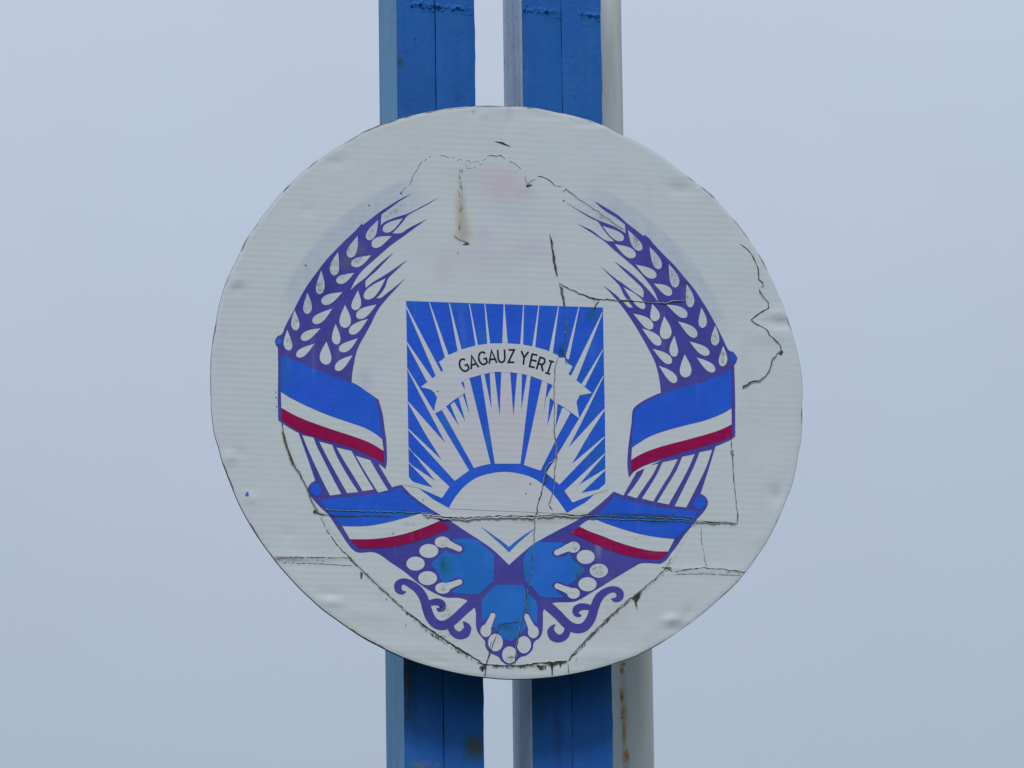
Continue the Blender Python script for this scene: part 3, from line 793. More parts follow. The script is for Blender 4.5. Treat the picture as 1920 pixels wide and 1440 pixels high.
# ribbons
def ribbon(z1, parts):
    for nm, mat, lay, pts in parts: poly(nm, pts, lay, mat, sign)
poly('ribbon_stripe', zB([(140, 470), (200, 475), (400, 562), (600, 645), (800, 722), (860, 745), (980, 815), (1085, 895), (1105, 960), (1135, 1100), (1150, 1290), (1060, 1225), (960, 1175), (800, 1120), (600, 1050), (400, 965), (250, 890), (142, 825)]), 2.0, 'blue', sign)
poly('ribbon_stripe', zB([(142, 828), (250, 893), (400, 968), (600, 1053), (800, 1123), (960, 1178), (1060, 1228), (1155, 1298), (1170, 1415), (1080, 1360), (1000, 1320), (850, 1265), (650, 1200), (450, 1130), (300, 1068), (147, 985)]), 2.1, 'white', sign)
poly('ribbon_stripe', zB([(148, 988), (300, 1071), (450, 1133), (650, 1203), (850, 1268), (1000, 1323), (1080, 1363), (1172, 1420), (1175, 1537), (1100, 1497), (980, 1440), (800, 1367), (600, 1310), (450, 1265), (350, 1230), (250, 1175), (150, 1098)]), 2.2, 'crimson', sign)
poly('ribbon_stripe', zD([(805, 1012), (870, 955), (1000, 885), (1100, 835), (1300, 775), (1500, 722), (1700, 648), (1765, 600), (1768, 990), (1680, 1040), (1500, 1110), (1300, 1160), (1100, 1215), (950, 1270), (850, 1330), (772, 1382), (780, 1200)]), 2.0, 'blue', sign)
poly('ribbon_stripe', zD([(1768, 992), (1770, 1150), (1650, 1210), (1500, 1255), (1300, 1310), (1100, 1362), (980, 1400), (880, 1440), (766, 1505), (773, 1384), (850, 1333), (950, 1273), (1100, 1218), (1300, 1163), (1500, 1113), (1680, 1043)]), 2.1, 'white', sign)
poly('ribbon_stripe', zH([(1770, 85), (1775, 205), (1650, 252), (1500, 297), (1200, 385), (1000, 445), (880, 500), (766, 568), (766, 442), (820, 405), (900, 365), (1050, 312), (1300, 243), (1500, 188), (1650, 140)]), 2.2, 'crimson', sign)
poly('ribbon_stripe', zG([(530, 850), (620, 830), (800, 815), (1000, 792), (1200, 765), (1335, 715), (1400, 790), (1480, 850), (1580, 915), (1680, 968), (1555, 972), (1400, 1012), (1250, 1052), (1050, 1092), (900, 1102), (755, 1100), (690, 1030), (610, 950)]), 2.0, 'blue', sign)
poly('ribbon_stripe', zG([(757, 1103), (900, 1105), (1050, 1095), (1250, 1055), (1400, 1015), (1558, 975), (1640, 985), (1730, 1048), (1600, 1103), (1430, 1163), (1250, 1206), (1050, 1230), (833, 1232)]), 2.1, 'white', sign)
poly('ribbon_stripe', zG([(835, 1236), (1050, 1234), (1250, 1210), (1430, 1167), (1600, 1107), (1735, 1052), (1840, 1112), (1700, 1180), (1500, 1250), (1300, 1300), (1100, 1320), (920, 1322)]), 2.2, 'crimson', sign)
poly('ribbon_stripe', zH([(600, 805), (800, 862), (1000, 905), (1200, 935), (1330, 945), (1420, 955), (1400, 1030), (1350, 1100), (1270, 1170), (1200, 1228), (1050, 1213), (850, 1178), (650, 1120), (500, 1068), (395, 1030), (430, 985), (520, 900)]), 2.0, 'blue', sign)
poly('ribbon_stripe', zH([(246, 1103), (330, 1045), (393, 1034), (500, 1072), (650, 1123), (850, 1181), (1050, 1216), (1198, 1231), (1135, 1355), (1000, 1352), (850, 1325), (650, 1268), (450, 1190), (340, 1150)]), 2.1, 'white', sign)
poly('ribbon_stripe', zH([(240, 1107), (340, 1154), (450, 1194), (650, 1272), (850, 1329), (1000, 1356), (1130, 1359), (1070, 1430), (900, 1425), (700, 1390), (500, 1320), (300, 1230), (160, 1170)]), 2.2, 'crimson', sign)
# ribbon rolls
poly('ribbon_roll', [(x, y) for x, y in ellipse(*zG([(490, 735)])[0], 9, 13, -0.5)], 2.3, 'blue', sign)
poly('ribbon_roll', [(x, y) for x, y in ellipse(*zH([(1450, 870)])[0], 11, 13, 0.6)], 2.3, 'blue', sign)
poly('ribbon_roll', [(x, y) for x, y in ellipse(*zB([(122, 320)])[0], 5, 6)], 2.3, 'azure', sign)
poly('ribbon_roll', [(x, y) for x, y in ellipse(*zD([(1790, 485)])[0], 5, 7)], 2.3, 'blue', sign)

# ---- shield
shield = poly('shield_field', zE([(98, 65), (600, 82), (1200, 102), (1785, 122), (1795, 700), (1803, 1100)]) + zF([(1806, 485), (1745, 540), (1700, 590), (1640, 645), (1480, 735), (960, 700), (465, 697), (330, 622), (205, 525), (160, 475), (122, 430)])
       + zE([(112, 900)]), 1.2, 'blue', sign, False)
poly('rising_sun', soften(zF([(463, 702), (490, 650), (530, 590), (600, 510), (700, 440), (830, 400), (960, 388), (1100, 410), (1180, 438), (1250, 480), (1350, 570), (1420, 660), (1462, 720), (1477, 745)])) , 1.8, 'white', shield, False)
for q in ([(515, 1608), (118, 1174), (118, 1160), (405, 1430), (260, 1200), (115, 940), (115, 925), (435, 1285), (340, 1100), (220, 875), (108, 652), (108, 640), (350, 1035), (490, 1270), (638, 1518)],
          [(680, 1498), (405, 1000), (440, 968), (555, 1145), (478, 955), (512, 930), (608, 1105), (548, 895), (585, 870), (643, 1042), (600, 845), (560, 760), (640, 725), (822, 1461), (740, 1478)],
          [(858, 1460), (738, 698), (768, 690), (830, 992), (816, 680), (855, 674), (900, 1052), (914, 670), (990, 673), (1018, 1058), (1050, 678), (1090, 686), (1085, 1002), (1135, 698), (1167, 706), (1078, 1461)],
          [(1108, 1471), (1264, 743), (1310, 765), (1270, 1068), (1300, 885), (1332, 878), (1308, 1138), (1368, 928), (1397, 940), (1378, 1152), (1437, 980), (1462, 988), (1507, 1025), (1385, 1250), (1250, 1520)],
          [(1300, 1540), (1585, 1068), (1788, 703), (1790, 715), (1600, 1110), (1490, 1322), (1796, 988), (1798, 1005), (1660, 1220), (1520, 1462), (1798, 1226), (1798, 1238), (1412, 1640)]):
    poly('ray_sheaf', zE(q), 1.8, 'white', shield, False)
for q in ([(470, 515), (118, 184), (118, 172), (348, 465), (120, 312), (120, 300), (325, 522), (160, 475), (100, 440), (80, 500), (205, 524), (405, 612)],
          [(1455, 550), (1800, 228), (1800, 240), (1578, 500), (1803, 362), (1803, 376), (1600, 568), (1745, 540), (1830, 480), (1830, 540), (1728, 572), (1620, 612), (1525, 650)]):
    poly('ray_sheaf', zF(q), 1.8, 'white', shield, False)
for (tx, ty, ax, ay, bx, by) in [(98, 108, 350, 705, 412, 700), (105, 420, 275, 755, 330, 740), (297, 78, 432, 555, 468, 545), (468, 83, 543, 510, 578, 500), (640, 88, 695, 455, 715, 450), (773, 90, 795, 450, 820, 447), (938, 94, 922, 440, 970, 440),
        (1105, 100, 1076, 445, 1101, 447), (1237, 103, 1178, 465, 1204, 468), (1405, 112, 1322, 505, 1355, 515), (1580, 118, 1462, 560, 1494, 565), (1783, 160, 1510, 710, 1558, 745), (1785, 482, 1600, 780, 1632, 795)]:
    dx = 3.5
    if ax > 600 or tx > 200:
        q = [(tx - dx, ty), (ax, ay), (bx, by), (tx + dx, ty)]
    else:
        q = [(tx, ty - 8), (ax, ay), (bx, by), (tx + 2, ty + 14)] if False else [(tx, ty + 12), (ax, ay), (bx, by), (tx, ty - 6)]
    poly('sun_ray', zE(q), 1.75, 'white', shield, False)
banner = poly('banner', zE([(380, 588), (460, 530), (560, 485), (700, 445), (820, 430), (940, 428), (1080, 436), (1200, 458), (1300, 487), (1395, 530), (1410, 552), (1465, 552), (1480, 598), (1525, 628), (1490, 692), (1550, 740), (1628, 800), (1690, 855),
       (1585, 875), (1558, 932), (1583, 1072), (1510, 1020), (1455, 980), (1365, 925), (1330, 895), (1310, 872), (1352, 795), (1345, 782), (1262, 745), (1165, 708), (1090, 690), (990, 676), (855, 673), (740, 698), (640, 727), (570, 765), (606, 852),
       (500, 920), (405, 1000), (335, 1035), (345, 970), (363, 895), (340, 850), (308, 825), (225, 803), (290, 752), (360, 702), (415, 660)]), 2.3, 'white', shield, False)
poly('chevron', zF([(735, 852), (860, 940), (940, 997), (978, 1032), (1030, 988), (1100, 935), (1210, 866), (1110, 950), (1040, 1012), (980, 1075), (930, 1024), (860, 962)]), 1.8, 'azure', shield)

poly('blue_sliver', zE([(567, 762), (592, 757), (603, 826)]), 2.4, 'blue', shield, False)
poly('blue_sliver', zE([(1310, 778), (1354, 789), (1318, 858)]), 2.4, 'blue', shield, False)
# letters: unit strokes in a 1 x 1 box (y down), set along the arc of the banner
GL = {'G': [[(1.0, .17), (.8, .04), (.55, 0), (.28, .08), (.08, .28), (0, .52), (.08, .76), (.28, .94), (.55, 1.0), (.85, .95), (1.0, .87), (1.0, .56), (.62, .56)]],
      'A': [[(0, 1), (.5, 0), (1, 1)], [(.17, .68), (.83, .68)]], 'U': [[(0, 0), (0, .65), (.1, .86), (.3, .98), (.5, 1), (.7, .98), (.9, .86), (1, .65), (1, 0)]],
      'Z': [[(.05, 0), (.98, 0), (0, 1), (1, 1)]], 'Y': [[(0, 0), (.5, .5), (1, 0)], [(.5, .5), (.5, 1)]], 'E': [[(1, 0), (0, 0), (0, 1), (1, 1)], [(0, .47), (.92, .47)]],
      'R': [[(0, 1), (0, 0), (.55, 0), (.8, .05), (.92, .25), (.8, .46), (.55, .52), (0, .52)], [(.5, .53), (.62, .6), (1.05, 1)]], 'I': [[(0, 0), (1, 0)], [(.5, 0), (.5, 1)], [(0, 1), (1, 1)]]}
def miter(pts, w, mm, z, k):
    n = len(pts); V, F = [], []
    closed = False
    P2 = [Vector(p) for p in pts]
    for i in range(n):
        a = (P2[i] - P2[i-1]).normalized() if i else (P2[1] - P2[0]).normalized()
        b = (P2[i+1] - P2[i]).normalized() if i < n-1 else a
        t = (a + b); t = t.normalized() if t.length > 1e-6 else a
        nn = Vector((-t.y, t.x))
        ca = max(0.45, nn.dot(Vector((-a.y, a.x))))
        for s in (1, -1):
            q = P2[i] + nn * (w / ca * s)
            if i == 0: q -= a * (w if n == 2 else 0.0)
            if i == n-1: q += a * (w if n == 2 else 0.0)
            x, y = z([tuple(q)])[0]
            V.append(P(x, y, -mm*0.001))
    for i in range(n-1): F.append((2*i, 2*i+1, 2*i+3, 2*i+2))
    return V, F
for ch, cx, cy, rot, w, h in [('G', 590, 617, -24, 66, 108), ('A', 674, 590, -15, 66, 110), ('G', 752, 557, -12, 64, 108), ('A', 836, 545, -7, 66, 110), ('U', 915, 537, -3, 58, 108), ('Z', 1000, 538, 0, 52, 106),
                              ('Y', 1110, 550, 7, 62, 108), ('E', 1190, 578, 12, 46, 108), ('R', 1257, 607, 17, 54, 108), ('I', 1328, 634, 17, 30, 108)]:
    c, s = math.cos(R(rot)), math.sin(R(rot))
    geos = []
    for k, st in enumerate(GL[ch]):
        pts = [(cx + ((u-.5)*w)*c - ((v-.5)*h)*s, cy + ((u-.5)*w)*s + ((v-.5)*h)*c) for u, v in st]
        geos.append(miter(pts, 7.8, 2.7 + 0.06*k, zE, k))
    V, F = merge(geos)
    mesh('letter', V, F, M['ink'], banner)

# ---- flowers, berries, scrolls
fl_l = poly('flower', zI([(1110, 55), (1340, 60), (1430, 130), (1525, 215), (1525, 470), (1450, 535), (1375, 600), (1150, 600), (1100, 590), (1140, 555), (1200, 525), (1240, 485), (1200, 445), (1130, 452), (1050, 510), (1000, 470), (960, 390), (895, 310), (960, 240), (1040, 165),
        (1100, 205), (1190, 212), (1240, 165), (1200, 110), (1130, 85)]), 1.7, 'azure', sign)
fl_r = poly('flower', zJ([(560, 85), (820, 90), (852, 108), (740, 165), (712, 200), (755, 247), (850, 228), (900, 185), (920, 260), (990, 310), (1050, 360), (1000, 420), (930, 485), (870, 520), (800, 490), (745, 488), (718, 530), (780, 590), (842, 640), (620, 635), (540, 560),
        (450, 470), (440, 240)]), 1.7, 'azure', sign)
fl_b = poly('flower', zJ([(160, 515), (430, 515), (470, 590), (560, 680), (575, 790), (572, 905), (530, 870), (485, 795), (440, 790), (430, 850), (470, 930), (400, 1010), (320, 1078), (230, 1050), (190, 985), (130, 930), (150, 870), (160, 800), (120, 775), (70, 850), (25, 870), (20, 680),
        (90, 580)]), 1.7, 'azure', sign)
def petal(z, cx, cy, rx, ry, ax, ay, bx, by, r, parent):
    a, b = z([(ax, ay)])[0], z([(bx, by)])[0]
    V1, F1 = fill(ellipse(*z([(cx, cy)])[0], rx/5.333, ry/5.333), 2.0)
    V2, F2 = stroke_geo([(a[0], a[1], r/5.333*1.25), ((a[0]+b[0])/2, (a[1]+b[1])/2, r/5.333), (b[0], b[1], r/5.333*.95)], 2.06)
    mesh('petal_tip', *merge([(V1, F1), (V2, F2)]), M['white'], parent)
petal(zI, 1010, 88, 76, 56, 1060, 100, 1180, 155, 30, fl_l); petal(zI, 1015, 548, 76, 56, 1065, 530, 1182, 487, 29, fl_l)
petal(zJ, 935, 138, 64, 56, 890, 140, 770, 193, 31, fl_r); petal(zJ, 935, 600, 64, 54, 890, 575, 772, 527, 29, fl_r)
petal(zJ, 58, 975, 54, 62, 85, 920, 128, 822, 28, fl_b); petal(zJ, 533, 985, 54, 64, 510, 930, 465, 832, 28, fl_b)
for z, x, y, rx, ry, p in [(zI, 875, 176, 95, 70, fl_l), (zI, 742, 303, 92, 70, fl_l), (zI, 863, 448, 94, 70, fl_l), (zJ, 1057, 236, 90, 70, fl_r), (zJ, 1188, 374, 91, 70, fl_r), (zJ, 1075, 509, 91, 70, fl_r),
                        (zJ, 155, 1092, 74, 88, fl_b), (zJ, 295, 1215, 74, 84, fl_b), (zJ, 440, 1114, 71, 86, fl_b)]:
    poly('berry', ellipse(*z([(x, y)])[0], rx/5.333, ry/5.333), 2.0, 'white', p, False)
def scroll(z, paths):
    geos = []
    for k, pth in enumerate(paths):
        geos.append(stroke_geo(stroke_path(z(pth)), 1.5 + 0.1*k))
    mesh('scroll', *merge(geos), M['purple'], sign)
scroll(zI, [[(640, 585, 8), (605, 590, 22), (570, 560, 36), (570, 510, 38), (620, 480, 30), (690, 505, 38), (770, 565, 42), (825, 650, 44), (855, 750, 46), (895, 850, 47), (960, 912, 47), (1040, 915, 46), (1120, 868, 46), (1220, 775, 45), (1330, 680, 48)],
            [(850, 710, 25), (900, 692, 30), (960, 685, 36), (1005, 705, 36), (1015, 745, 30), (975, 765, 20), (960, 750, 8)],
            [(1085, 900, 30), (1110, 975, 34), (1170, 1018, 38), (1235, 1000, 46), (1260, 945, 40), (1235, 900, 18), (1218, 885, 5)]])
scroll(zJ, [[(1320, 655, 8), (1350, 665, 22), (1395, 640, 36), (1395, 590, 38), (1340, 558, 30), (1260, 580, 34), (1190, 640, 42), (1145, 740, 44), (1110, 850, 46), (1050, 930, 46), (970, 952, 47), (880, 915, 46), (780, 815, 46), (650, 700, 48)],
            [(1130, 750, 25), (1070, 735, 30), (1005, 735, 36), (960, 765, 36), (965, 805, 28), (1000, 822, 14), (1010, 815, 5)],
            [(880, 930, 30), (860, 1010, 35), (800, 1050, 38), (735, 1030, 46), (710, 975, 38), (730, 930, 16), (750, 912, 5)]])

# ------------------------------------------------------------------ cracks, curled edges, grime
def crack(pts, w0, w1, seed, lip=None, lip_side=1, lip_w=1.2, mm=2.9, jitter=0.6, dashed=0.0, name='crack', mat='gap'):
    rnd = random.Random(seed)
    d = []
    for i in range(len(pts) - 1):
        a, b = pts[i], pts[i+1]
        n = max(1, int(math.dist(a, b) / 5))
        for k in range(n):
            t = k / n
            d.append((a[0]*(1-t) + b[0]*t + rnd.gauss(0, jitter), a[1]*(1-t) + b[1]*t + rnd.gauss(0, jitter)))
    d.append(pts[-1])
    N = len(d)
    segs, cur = [], []
    run = []
    for i, (x, y) in enumerate(d):
        f = i / max(1, N-1)
        w = w0 + (w1 - w0) * f
        w *= rnd.uniform(0.3, 1.2)
        if i in (0, N-1): w *= 0.3
        cur.append((x, y, max(0.25, w/2)))
        if dashed and rnd.random() < dashed and len(cur) > 1:
            segs.append(cur); cur = []
    if len(cur) > 1: segs.append(cur)
    geos = [stroke_geo(s, mm, False) for s in segs]
    V, F = merge(geos)
    o = mesh(name, V, F, M[mat], sign)
    if lip:
        V, F = [], []
        for s in segs:
            k = len(V)
            for i, (x, y, w) in enumerate(s):
                a, b = s[max(0, i-1)], s[min(len(s)-1, i+1)]
                t = Vector((b[0]-a[0], b[1]-a[1]))
                t = t.normalized() if t.length > 1e-9 else Vector((1, 0))
                n_ = Vector((-t.y, t.x)) * lip_side
                e = lip_w * rnd.uniform(0.55, 1.3)
                if i in (0, len(s)-1): e *= 0.2
                V += [P(x + n_.x*w, y + n_.y*w, -(mm+0.05)*0.001), P(x + n_.x*(w+e*.45), y + n_.y*(w+e*.45), -(mm + 1.5*e)*0.001), P(x + n_.x*(w+e), y + n_.y*(w+e), -(mm-0.2)*0.001)]
            for i in range(len(s)-1):
                for j in range(2): F.append((k+3*i+j, k+3*i+j+1, k+3*i+j+4, k+3*i+j+3))
        mesh('film_lip', V, F, M[lip], sign)
    return d

def smear(pts, w, seed, mat='grime', drop_=0.35, mm=2.8, name='grime_patch'):
    """irregular grime hanging along a line"""
    rnd = random.Random(seed)
    d = []
    for i in range(len(pts) - 1):
        a, b = pts[i], pts[i+1]
        n = max(1, int(math.dist(a, b) / 4))
        for k in range(n):
            t = k / n; d.append((a[0]*(1-t)+b[0]*t, a[1]*(1-t)+b[1]*t))
    d.append(pts[-1])
    V, F = [], []
    h = w * 0.4
    for i, (x, y) in enumerate(d):
        h = 0.6*h + 0.4*w*abs(rnd.gauss(0.4, 0.7))
        e = h if 0 < i < len(d)-1 else 0.3
        V += [P(x, y - 0.25*e - .4, -mm*0.001), P(x + rnd.uniform(-.5, .5), y + e + .4, -mm*0.001)]
    for i in range(len(d)-1): F.append((2*i, 2*i+1, 2*i+3, 2*i+2))
    return tag(mesh(name, V, F, M[mat], sign))

def blot(pts, mat, mm=2.95, name='stain'):
    return poly(name, pts, mm, mat, sign, False)

rimcrack = zU([(195, 117), (240, 142), (285, 185), (330, 255), (352, 320), (362, 410), (392, 435), (395, 462), (380, 475)])
crack(rimcrack, 1.6, 2.0, 1, 'lip', -1, 1.0, 1.0, 0.5)
crack(zU([(360, 490), (380, 530), (430, 585), (442, 600), (440, 645), (370, 685), (300, 738), (350, 780), (440, 835), (445, 870), (485, 895), (535, 940), (545, 985)]), 2.0, 2.0, 2, 'lip', 1, 1.2, 1.0, 0.5)
crack(zU([(545, 985), (510, 1015), (465, 1075), (462, 1110), (445, 1170), (415, 1205), (365, 1240), (310, 1250), (230, 1295)]), 1.8, 3.5, 3, 'lip', -1, 1.2, 1.0, 0.6)
blot(zU([(505, 1015), (545, 985), (562, 1000), (545, 1035), (530, 1020)]), 'moss', 1.2)
blot(zU([(230, 1278), (265, 1268), (285, 1268), (255, 1290), (230, 1308)]), 'moss', 1.2)
# vertical crack through the shield
crack(zN([(300, 820), (315, 900), (330, 1000), (348, 1085)]), 2.2, 3.2, 4, 'lip', -1, 1.6)
crack(zN([(306, 870), (318, 960), (335, 1050), (345, 1085)]), 1.0, 1.4, 5)
crack(zN([(360, 1130), (378, 1200), (395, 1290), (402, 1440)]) + zE([(1470, 220), (1468, 400), (1445, 500), (1462, 560), (1472, 615)]), 1.6, 1.8, 6, 'lip_blue', -1, 1.2)
crack(zE([(1425, 0), (1448, 60), (1458, 110)]), 1.0, 1.0, 7)
crack(zE([(1400, 540), (1378, 620), (1368, 800), (1370, 1000), (1368, 1200), (1388, 1290), (1386, 1420)]), 1.3, 1.6, 8, 'lip', 1, 1.0)
crack(zF([(1385, 130), (1384, 285), (1372, 400), (1365, 480), (1350, 580), (1320, 665)]), 2.0, 1.6, 9, 'lip', -1, 1.0)
crack(zF([(1320, 670), (1355, 718)]), 1.2, 2.4, 10)
crack(zF([(1375, 290), (1310, 335), (1292, 400), (1275, 500), (1240, 640), (1222, 700), (1205, 780)]), 1.8, 2.0, 11, 'lip', 1, 1.2)
crack(zF([(1203, 790), (1200, 900), (1190, 1010)]), 1.0, 1.0, 12, 'lip', 1, 1.6)
crack(zF([(1190, 1010), (1178, 1120), (1170, 1200)]) + zJ([(490, 460), (450, 740), (425, 860)]), 1.6, 1.6, 13, 'lip_blue', -1, 1.8)
crack(zJ([(425, 860), (395, 980), (370, 1120), (345, 1310)]), 1.8, 2.6, 14, 'lip', 1, 0.8)
crack(zI([(1590, 910), (1555, 990), (1540, 1040), (1500, 1160), (1470, 1250), (1448, 1340), (1430, 1440)]), 1.4, 1.5, 15)
crack(zJ([(190, 910), (280, 895), (385, 885)]), 1.0, 1.6, 16, mm=2.95)
crack(zJ([(280, 1240), (345, 1238)]), 1.2, 1.2, 17)
# horizontal seam across the emblem
crack(zG([(460, 955), (500, 962), (545, 980), (620, 995)]), 3.2, 2.0, 18)
crack(zG([(620, 995), (720, 1003), (1000, 1000), (1250, 1006)]), 2.4, 1.6, 19)
crack(zG([(575, 933), (700, 938), (1000, 945), (1300, 955), (1560, 963), (1690, 972)]), 0.6, 0.6, 20, 'lip_blue', 1, 1.5)
crack(zG([(1555, 990), (1700, 1008), (1920, 1020)]), 1.6, 1.8, 21, 'lip', -1, 1.8)
crack(zF([(240, 755), (400, 780), (550, 787), (720, 775), (950, 765), (1205, 772)]), 2.0, 3.6, 22, 'lip', 1, 3.0, 2.9, 0.8)
crack(zF([(1205, 775), (1400, 752), (1550, 770), (1640, 762)]), 1.6, 3.0, 23, 'lip', 1, 2.6, 2.9, 0.9)
crack(zF([(1230, 755), (1350, 760), (1480, 748), (1560, 772)]), 1.4, 2.0, 24)
crack(zH([(240, 1005), (330, 985), (600, 990), (900, 1002), (1200, 1012), (1380, 1022)]), 2.6, 4.0, 25, 'lip_blue', 1, 1.4)
crack(zH([(340, 1022), (900, 1035), (1380, 1052)]), 0.7, 0.7, 26, 'lip_blue', 1, 1.4)
crack(zH([(1390, 1030), (1410, 1058), (1500, 1060), (1600, 1068), (1700, 1062), (1832, 1073)]), 3.2, 2.0, 27, 'lip', 1, 1.0)
crack(zH([(1395, 1055), (1398, 1110)]), 2.4, 1.2, 28)
blot(zH([(1560, 1066), (1655, 1070), (1650, 1088), (1600, 1084)]), 'grime')
crack(zH([(1765, 240), (1772, 320), (1778, 380), (1788, 550), (1808, 800), (1828, 960), (1830, 1070)]), 1.2, 1.8, 29, 'lip', 1, 0.8, 1.6, 0.4)
crack(ellipse(*zH([(1775, 372)])[0], 3, 5, 0, 10), 1.6, 1.6, 30, None, 1, 1, 1.7, 0.3)
crack(zC([(55, 1020), (120, 1060), (200, 1095), (300, 1140), (380, 1165), (430, 1180), (640, 1190)]), 1.4, 1.6, 31, 'lip', -1, 0.9)
crack(zC([(620, 1188), (700, 1192), (800, 1200), (950, 1218), (1100, 1220), (1200, 1205), (1310, 1192)]), 2.2, 2.2, 32, 'lip', -1, 0.8)
crack(zC([(445, 1190), (415, 1240), (385, 1300)]), 2.2, 2.6, 33)
crack(zC([(330, 1150), (400, 1190), (400, 1215)]), 1.0, 1.2, 34)
crack(zC([(80, 1050), (105, 1250), (115, 1440)]), 0.8, 1.0, 35, 'lip_blue', 1, 0.8)
# left edge of the lower film
crack(zG([(150, 60), (170, 200), (235, 420), (320, 560), (400, 710), (450, 850), (520, 965)]), 1.8, 2.4, 36, 'lip', 1, 0.8)
blot(zG([(148, 150), (175, 170), (215, 320), (260, 430), (300, 545), (250, 470), (215, 385), (165, 240)]), 'moss', 1.2, 'stain')
crack(zG([(160, 150), (200, 320), (250, 470), (330, 590), (400, 710)]), 1.6, 1.4, 37)
blot(zG([(462, 960), (480, 930), (500, 955), (486, 975)]), 'gap')
crack(zG([(540, 1010), (600, 1130), (680, 1255), (740, 1330), (860, 1440)]), 0.8, 1.8, 38, None, 1, 1, 1.6, 0.6, 0.12)
smear(zG([(560, 1050), (620, 1130), (690, 1260)]), 2.6, 39, 'grime_light')
crack(zR([(860, 350), (960, 440), (1100, 575), (1280, 740)]), 2.2, 2.2, 40, 'lip', 1, 0.8, 1.4, 0.5)
crack(zR([(1280, 740), (1430, 860), (1600, 975), (1750, 1065), (1850, 1130)]), 2.4, 3.6, 41, 'lip', -1, 0.8, 1.4, 0.7)
smear(zR([(1280, 745), (1430, 870), (1500, 925), (1600, 985), (1750, 1075), (1870, 1145)]), 5.5, 42)
smear(zR([(1480, 920), (1620, 1010), (1760, 1090)]), 7, 43, 'grime_light')
crack(zV([(380, 285), (450, 310), (560, 318), (640, 328), (860, 332), (1020, 325), (1150, 300), (1300, 290), (1400, 282), (1530, 272)]), 2.2, 3.2, 44, 'lip', -1, 0.7, 1.4, 0.6)
smear(zV([(400, 300), (560, 320), (700, 330), (900, 335), (1060, 325), (1200, 312), (1400, 292), (1530, 280)]), 4.5, 45)
smear(zV([(1280, 300), (1400, 290), (1535, 275)]), 3.5, 46, 'moss')
for q, m_ in [([(380, 300), (490, 320), (470, 380), (445, 422), (425, 410), (400, 350)], 'grime'), ([(415, 330), (470, 335), (448, 400), (430, 400)], 'gap'), ([(560, 318), (640, 328), (655, 340), (600, 356), (575, 335)], 'grime'),
              ([(1140, 322), (1230, 330), (1228, 380), (1180, 382)], 'moss'), ([(1240, 330), (1262, 330), (1255, 378), (1243, 375)], 'moss'), ([(1310, 310), (1365, 310), (1350, 355), (1347, 440), (1335, 458), (1328, 370)], 'gap'),
              ([(1430, 300), (1462, 300), (1450, 348), (1438, 345)], 'moss'), ([(880, 340), (950, 340), (920, 375), (925, 405), (900, 380)], 'grime'), ([(225, 205), (260, 190), (255, 240), (235, 245)], 'grime'), ([(1642, 225), (1662, 235), (1652, 295), (1640, 280)], 'grime')]:
    blot(zV(q), m_, 1.9)
crack(zV([(1545, 290), (1550, 360), (1545, 430)]), 1.6, 1.2, 47, None, 1, 1, 1.7, 0.5, 0.1)
crack(zV([(560, 20), (530, 150), (500, 260), (490, 340), (468, 460)]), 1.3, 1.4, 48)
crack(zJ([(880, 1275), (930, 1200), (1050, 1080), (1180, 940), (1350, 780), (1500, 650), (1640, 550), (1780, 420), (1830, 375)]), 2.2, 1.4, 49, 'lip', 1, 1.0, 1.5, 0.6)
crack(zJ([(890, 1265), (1000, 1160), (1170, 975), (1290, 870), (1340, 810), (1500, 670)]), 1.2, 1.6, 50, None, 1, 1, 1.6, 0.9, 0.08)
smear(zJ([(900, 1240), (1050, 1085), (1180, 950), (1350, 795), (1500, 660), (1640, 560)]), 4.0, 51)
blot(zJ([(1500, 650), (1560, 610), (1640, 560), (1620, 620), (1590, 660), (1570, 690), (1575, 765), (1557, 765), (1545, 705), (1530, 668)]), 'grime', 1.9)
blot(zJ([(1510, 652), (1600, 590), (1600, 640), (1560, 680), (1566, 740), (1552, 700), (1540, 665)]), 'moss', 1.8)
blot(zJ([(1170, 940), (1290, 840), (1295, 865), (1180, 1000), (1150, 985)]), 'grime_light', 1.9)
crack(zJ([(1640, 550), (1700, 490), (1760, 450), (1850, 350), (1920, 250)]), 1.4, 1.2, 52, None, 1, 1, 1.6, 1.4, 0.15)
crack(zJ([(1820, 342), (1920, 348)]), 2.0, 1.6, 53, None, 1, 1, 1.6)
smear(zJ([(1650, 545), (1780, 425), (1900, 330)]), 4, 54, 'grime_light')
blot(zJ([(1830, 335), (1915, 340), (1880, 380), (1850, 372)]), 'grime', 1.8)
# drips on the lower left seam
for q in ([(645, 780), (690, 805), (665, 830), (650, 812)], [(825, 935), (865, 965), (842, 990), (832, 970)], [(190, 380), (215, 400), (205, 450), (192, 448)], [(640, 900), (648, 905), (645, 942), (638, 935)], [(925, 1010), (945, 1030), (938, 1048)],
          [(1010, 1062), (1030, 1075), (1022, 1088)], [(1245, 1215), (1275, 1235), (1262, 1262), (1250, 1245)], [(97, 262), (130, 262), (120, 290), (100, 285)], [(280, 1068), (310, 1072), (292, 1082)]):
    blot(zI(q), 'grime' if q[0][0] not in (190,) else 'moss', 1.7)
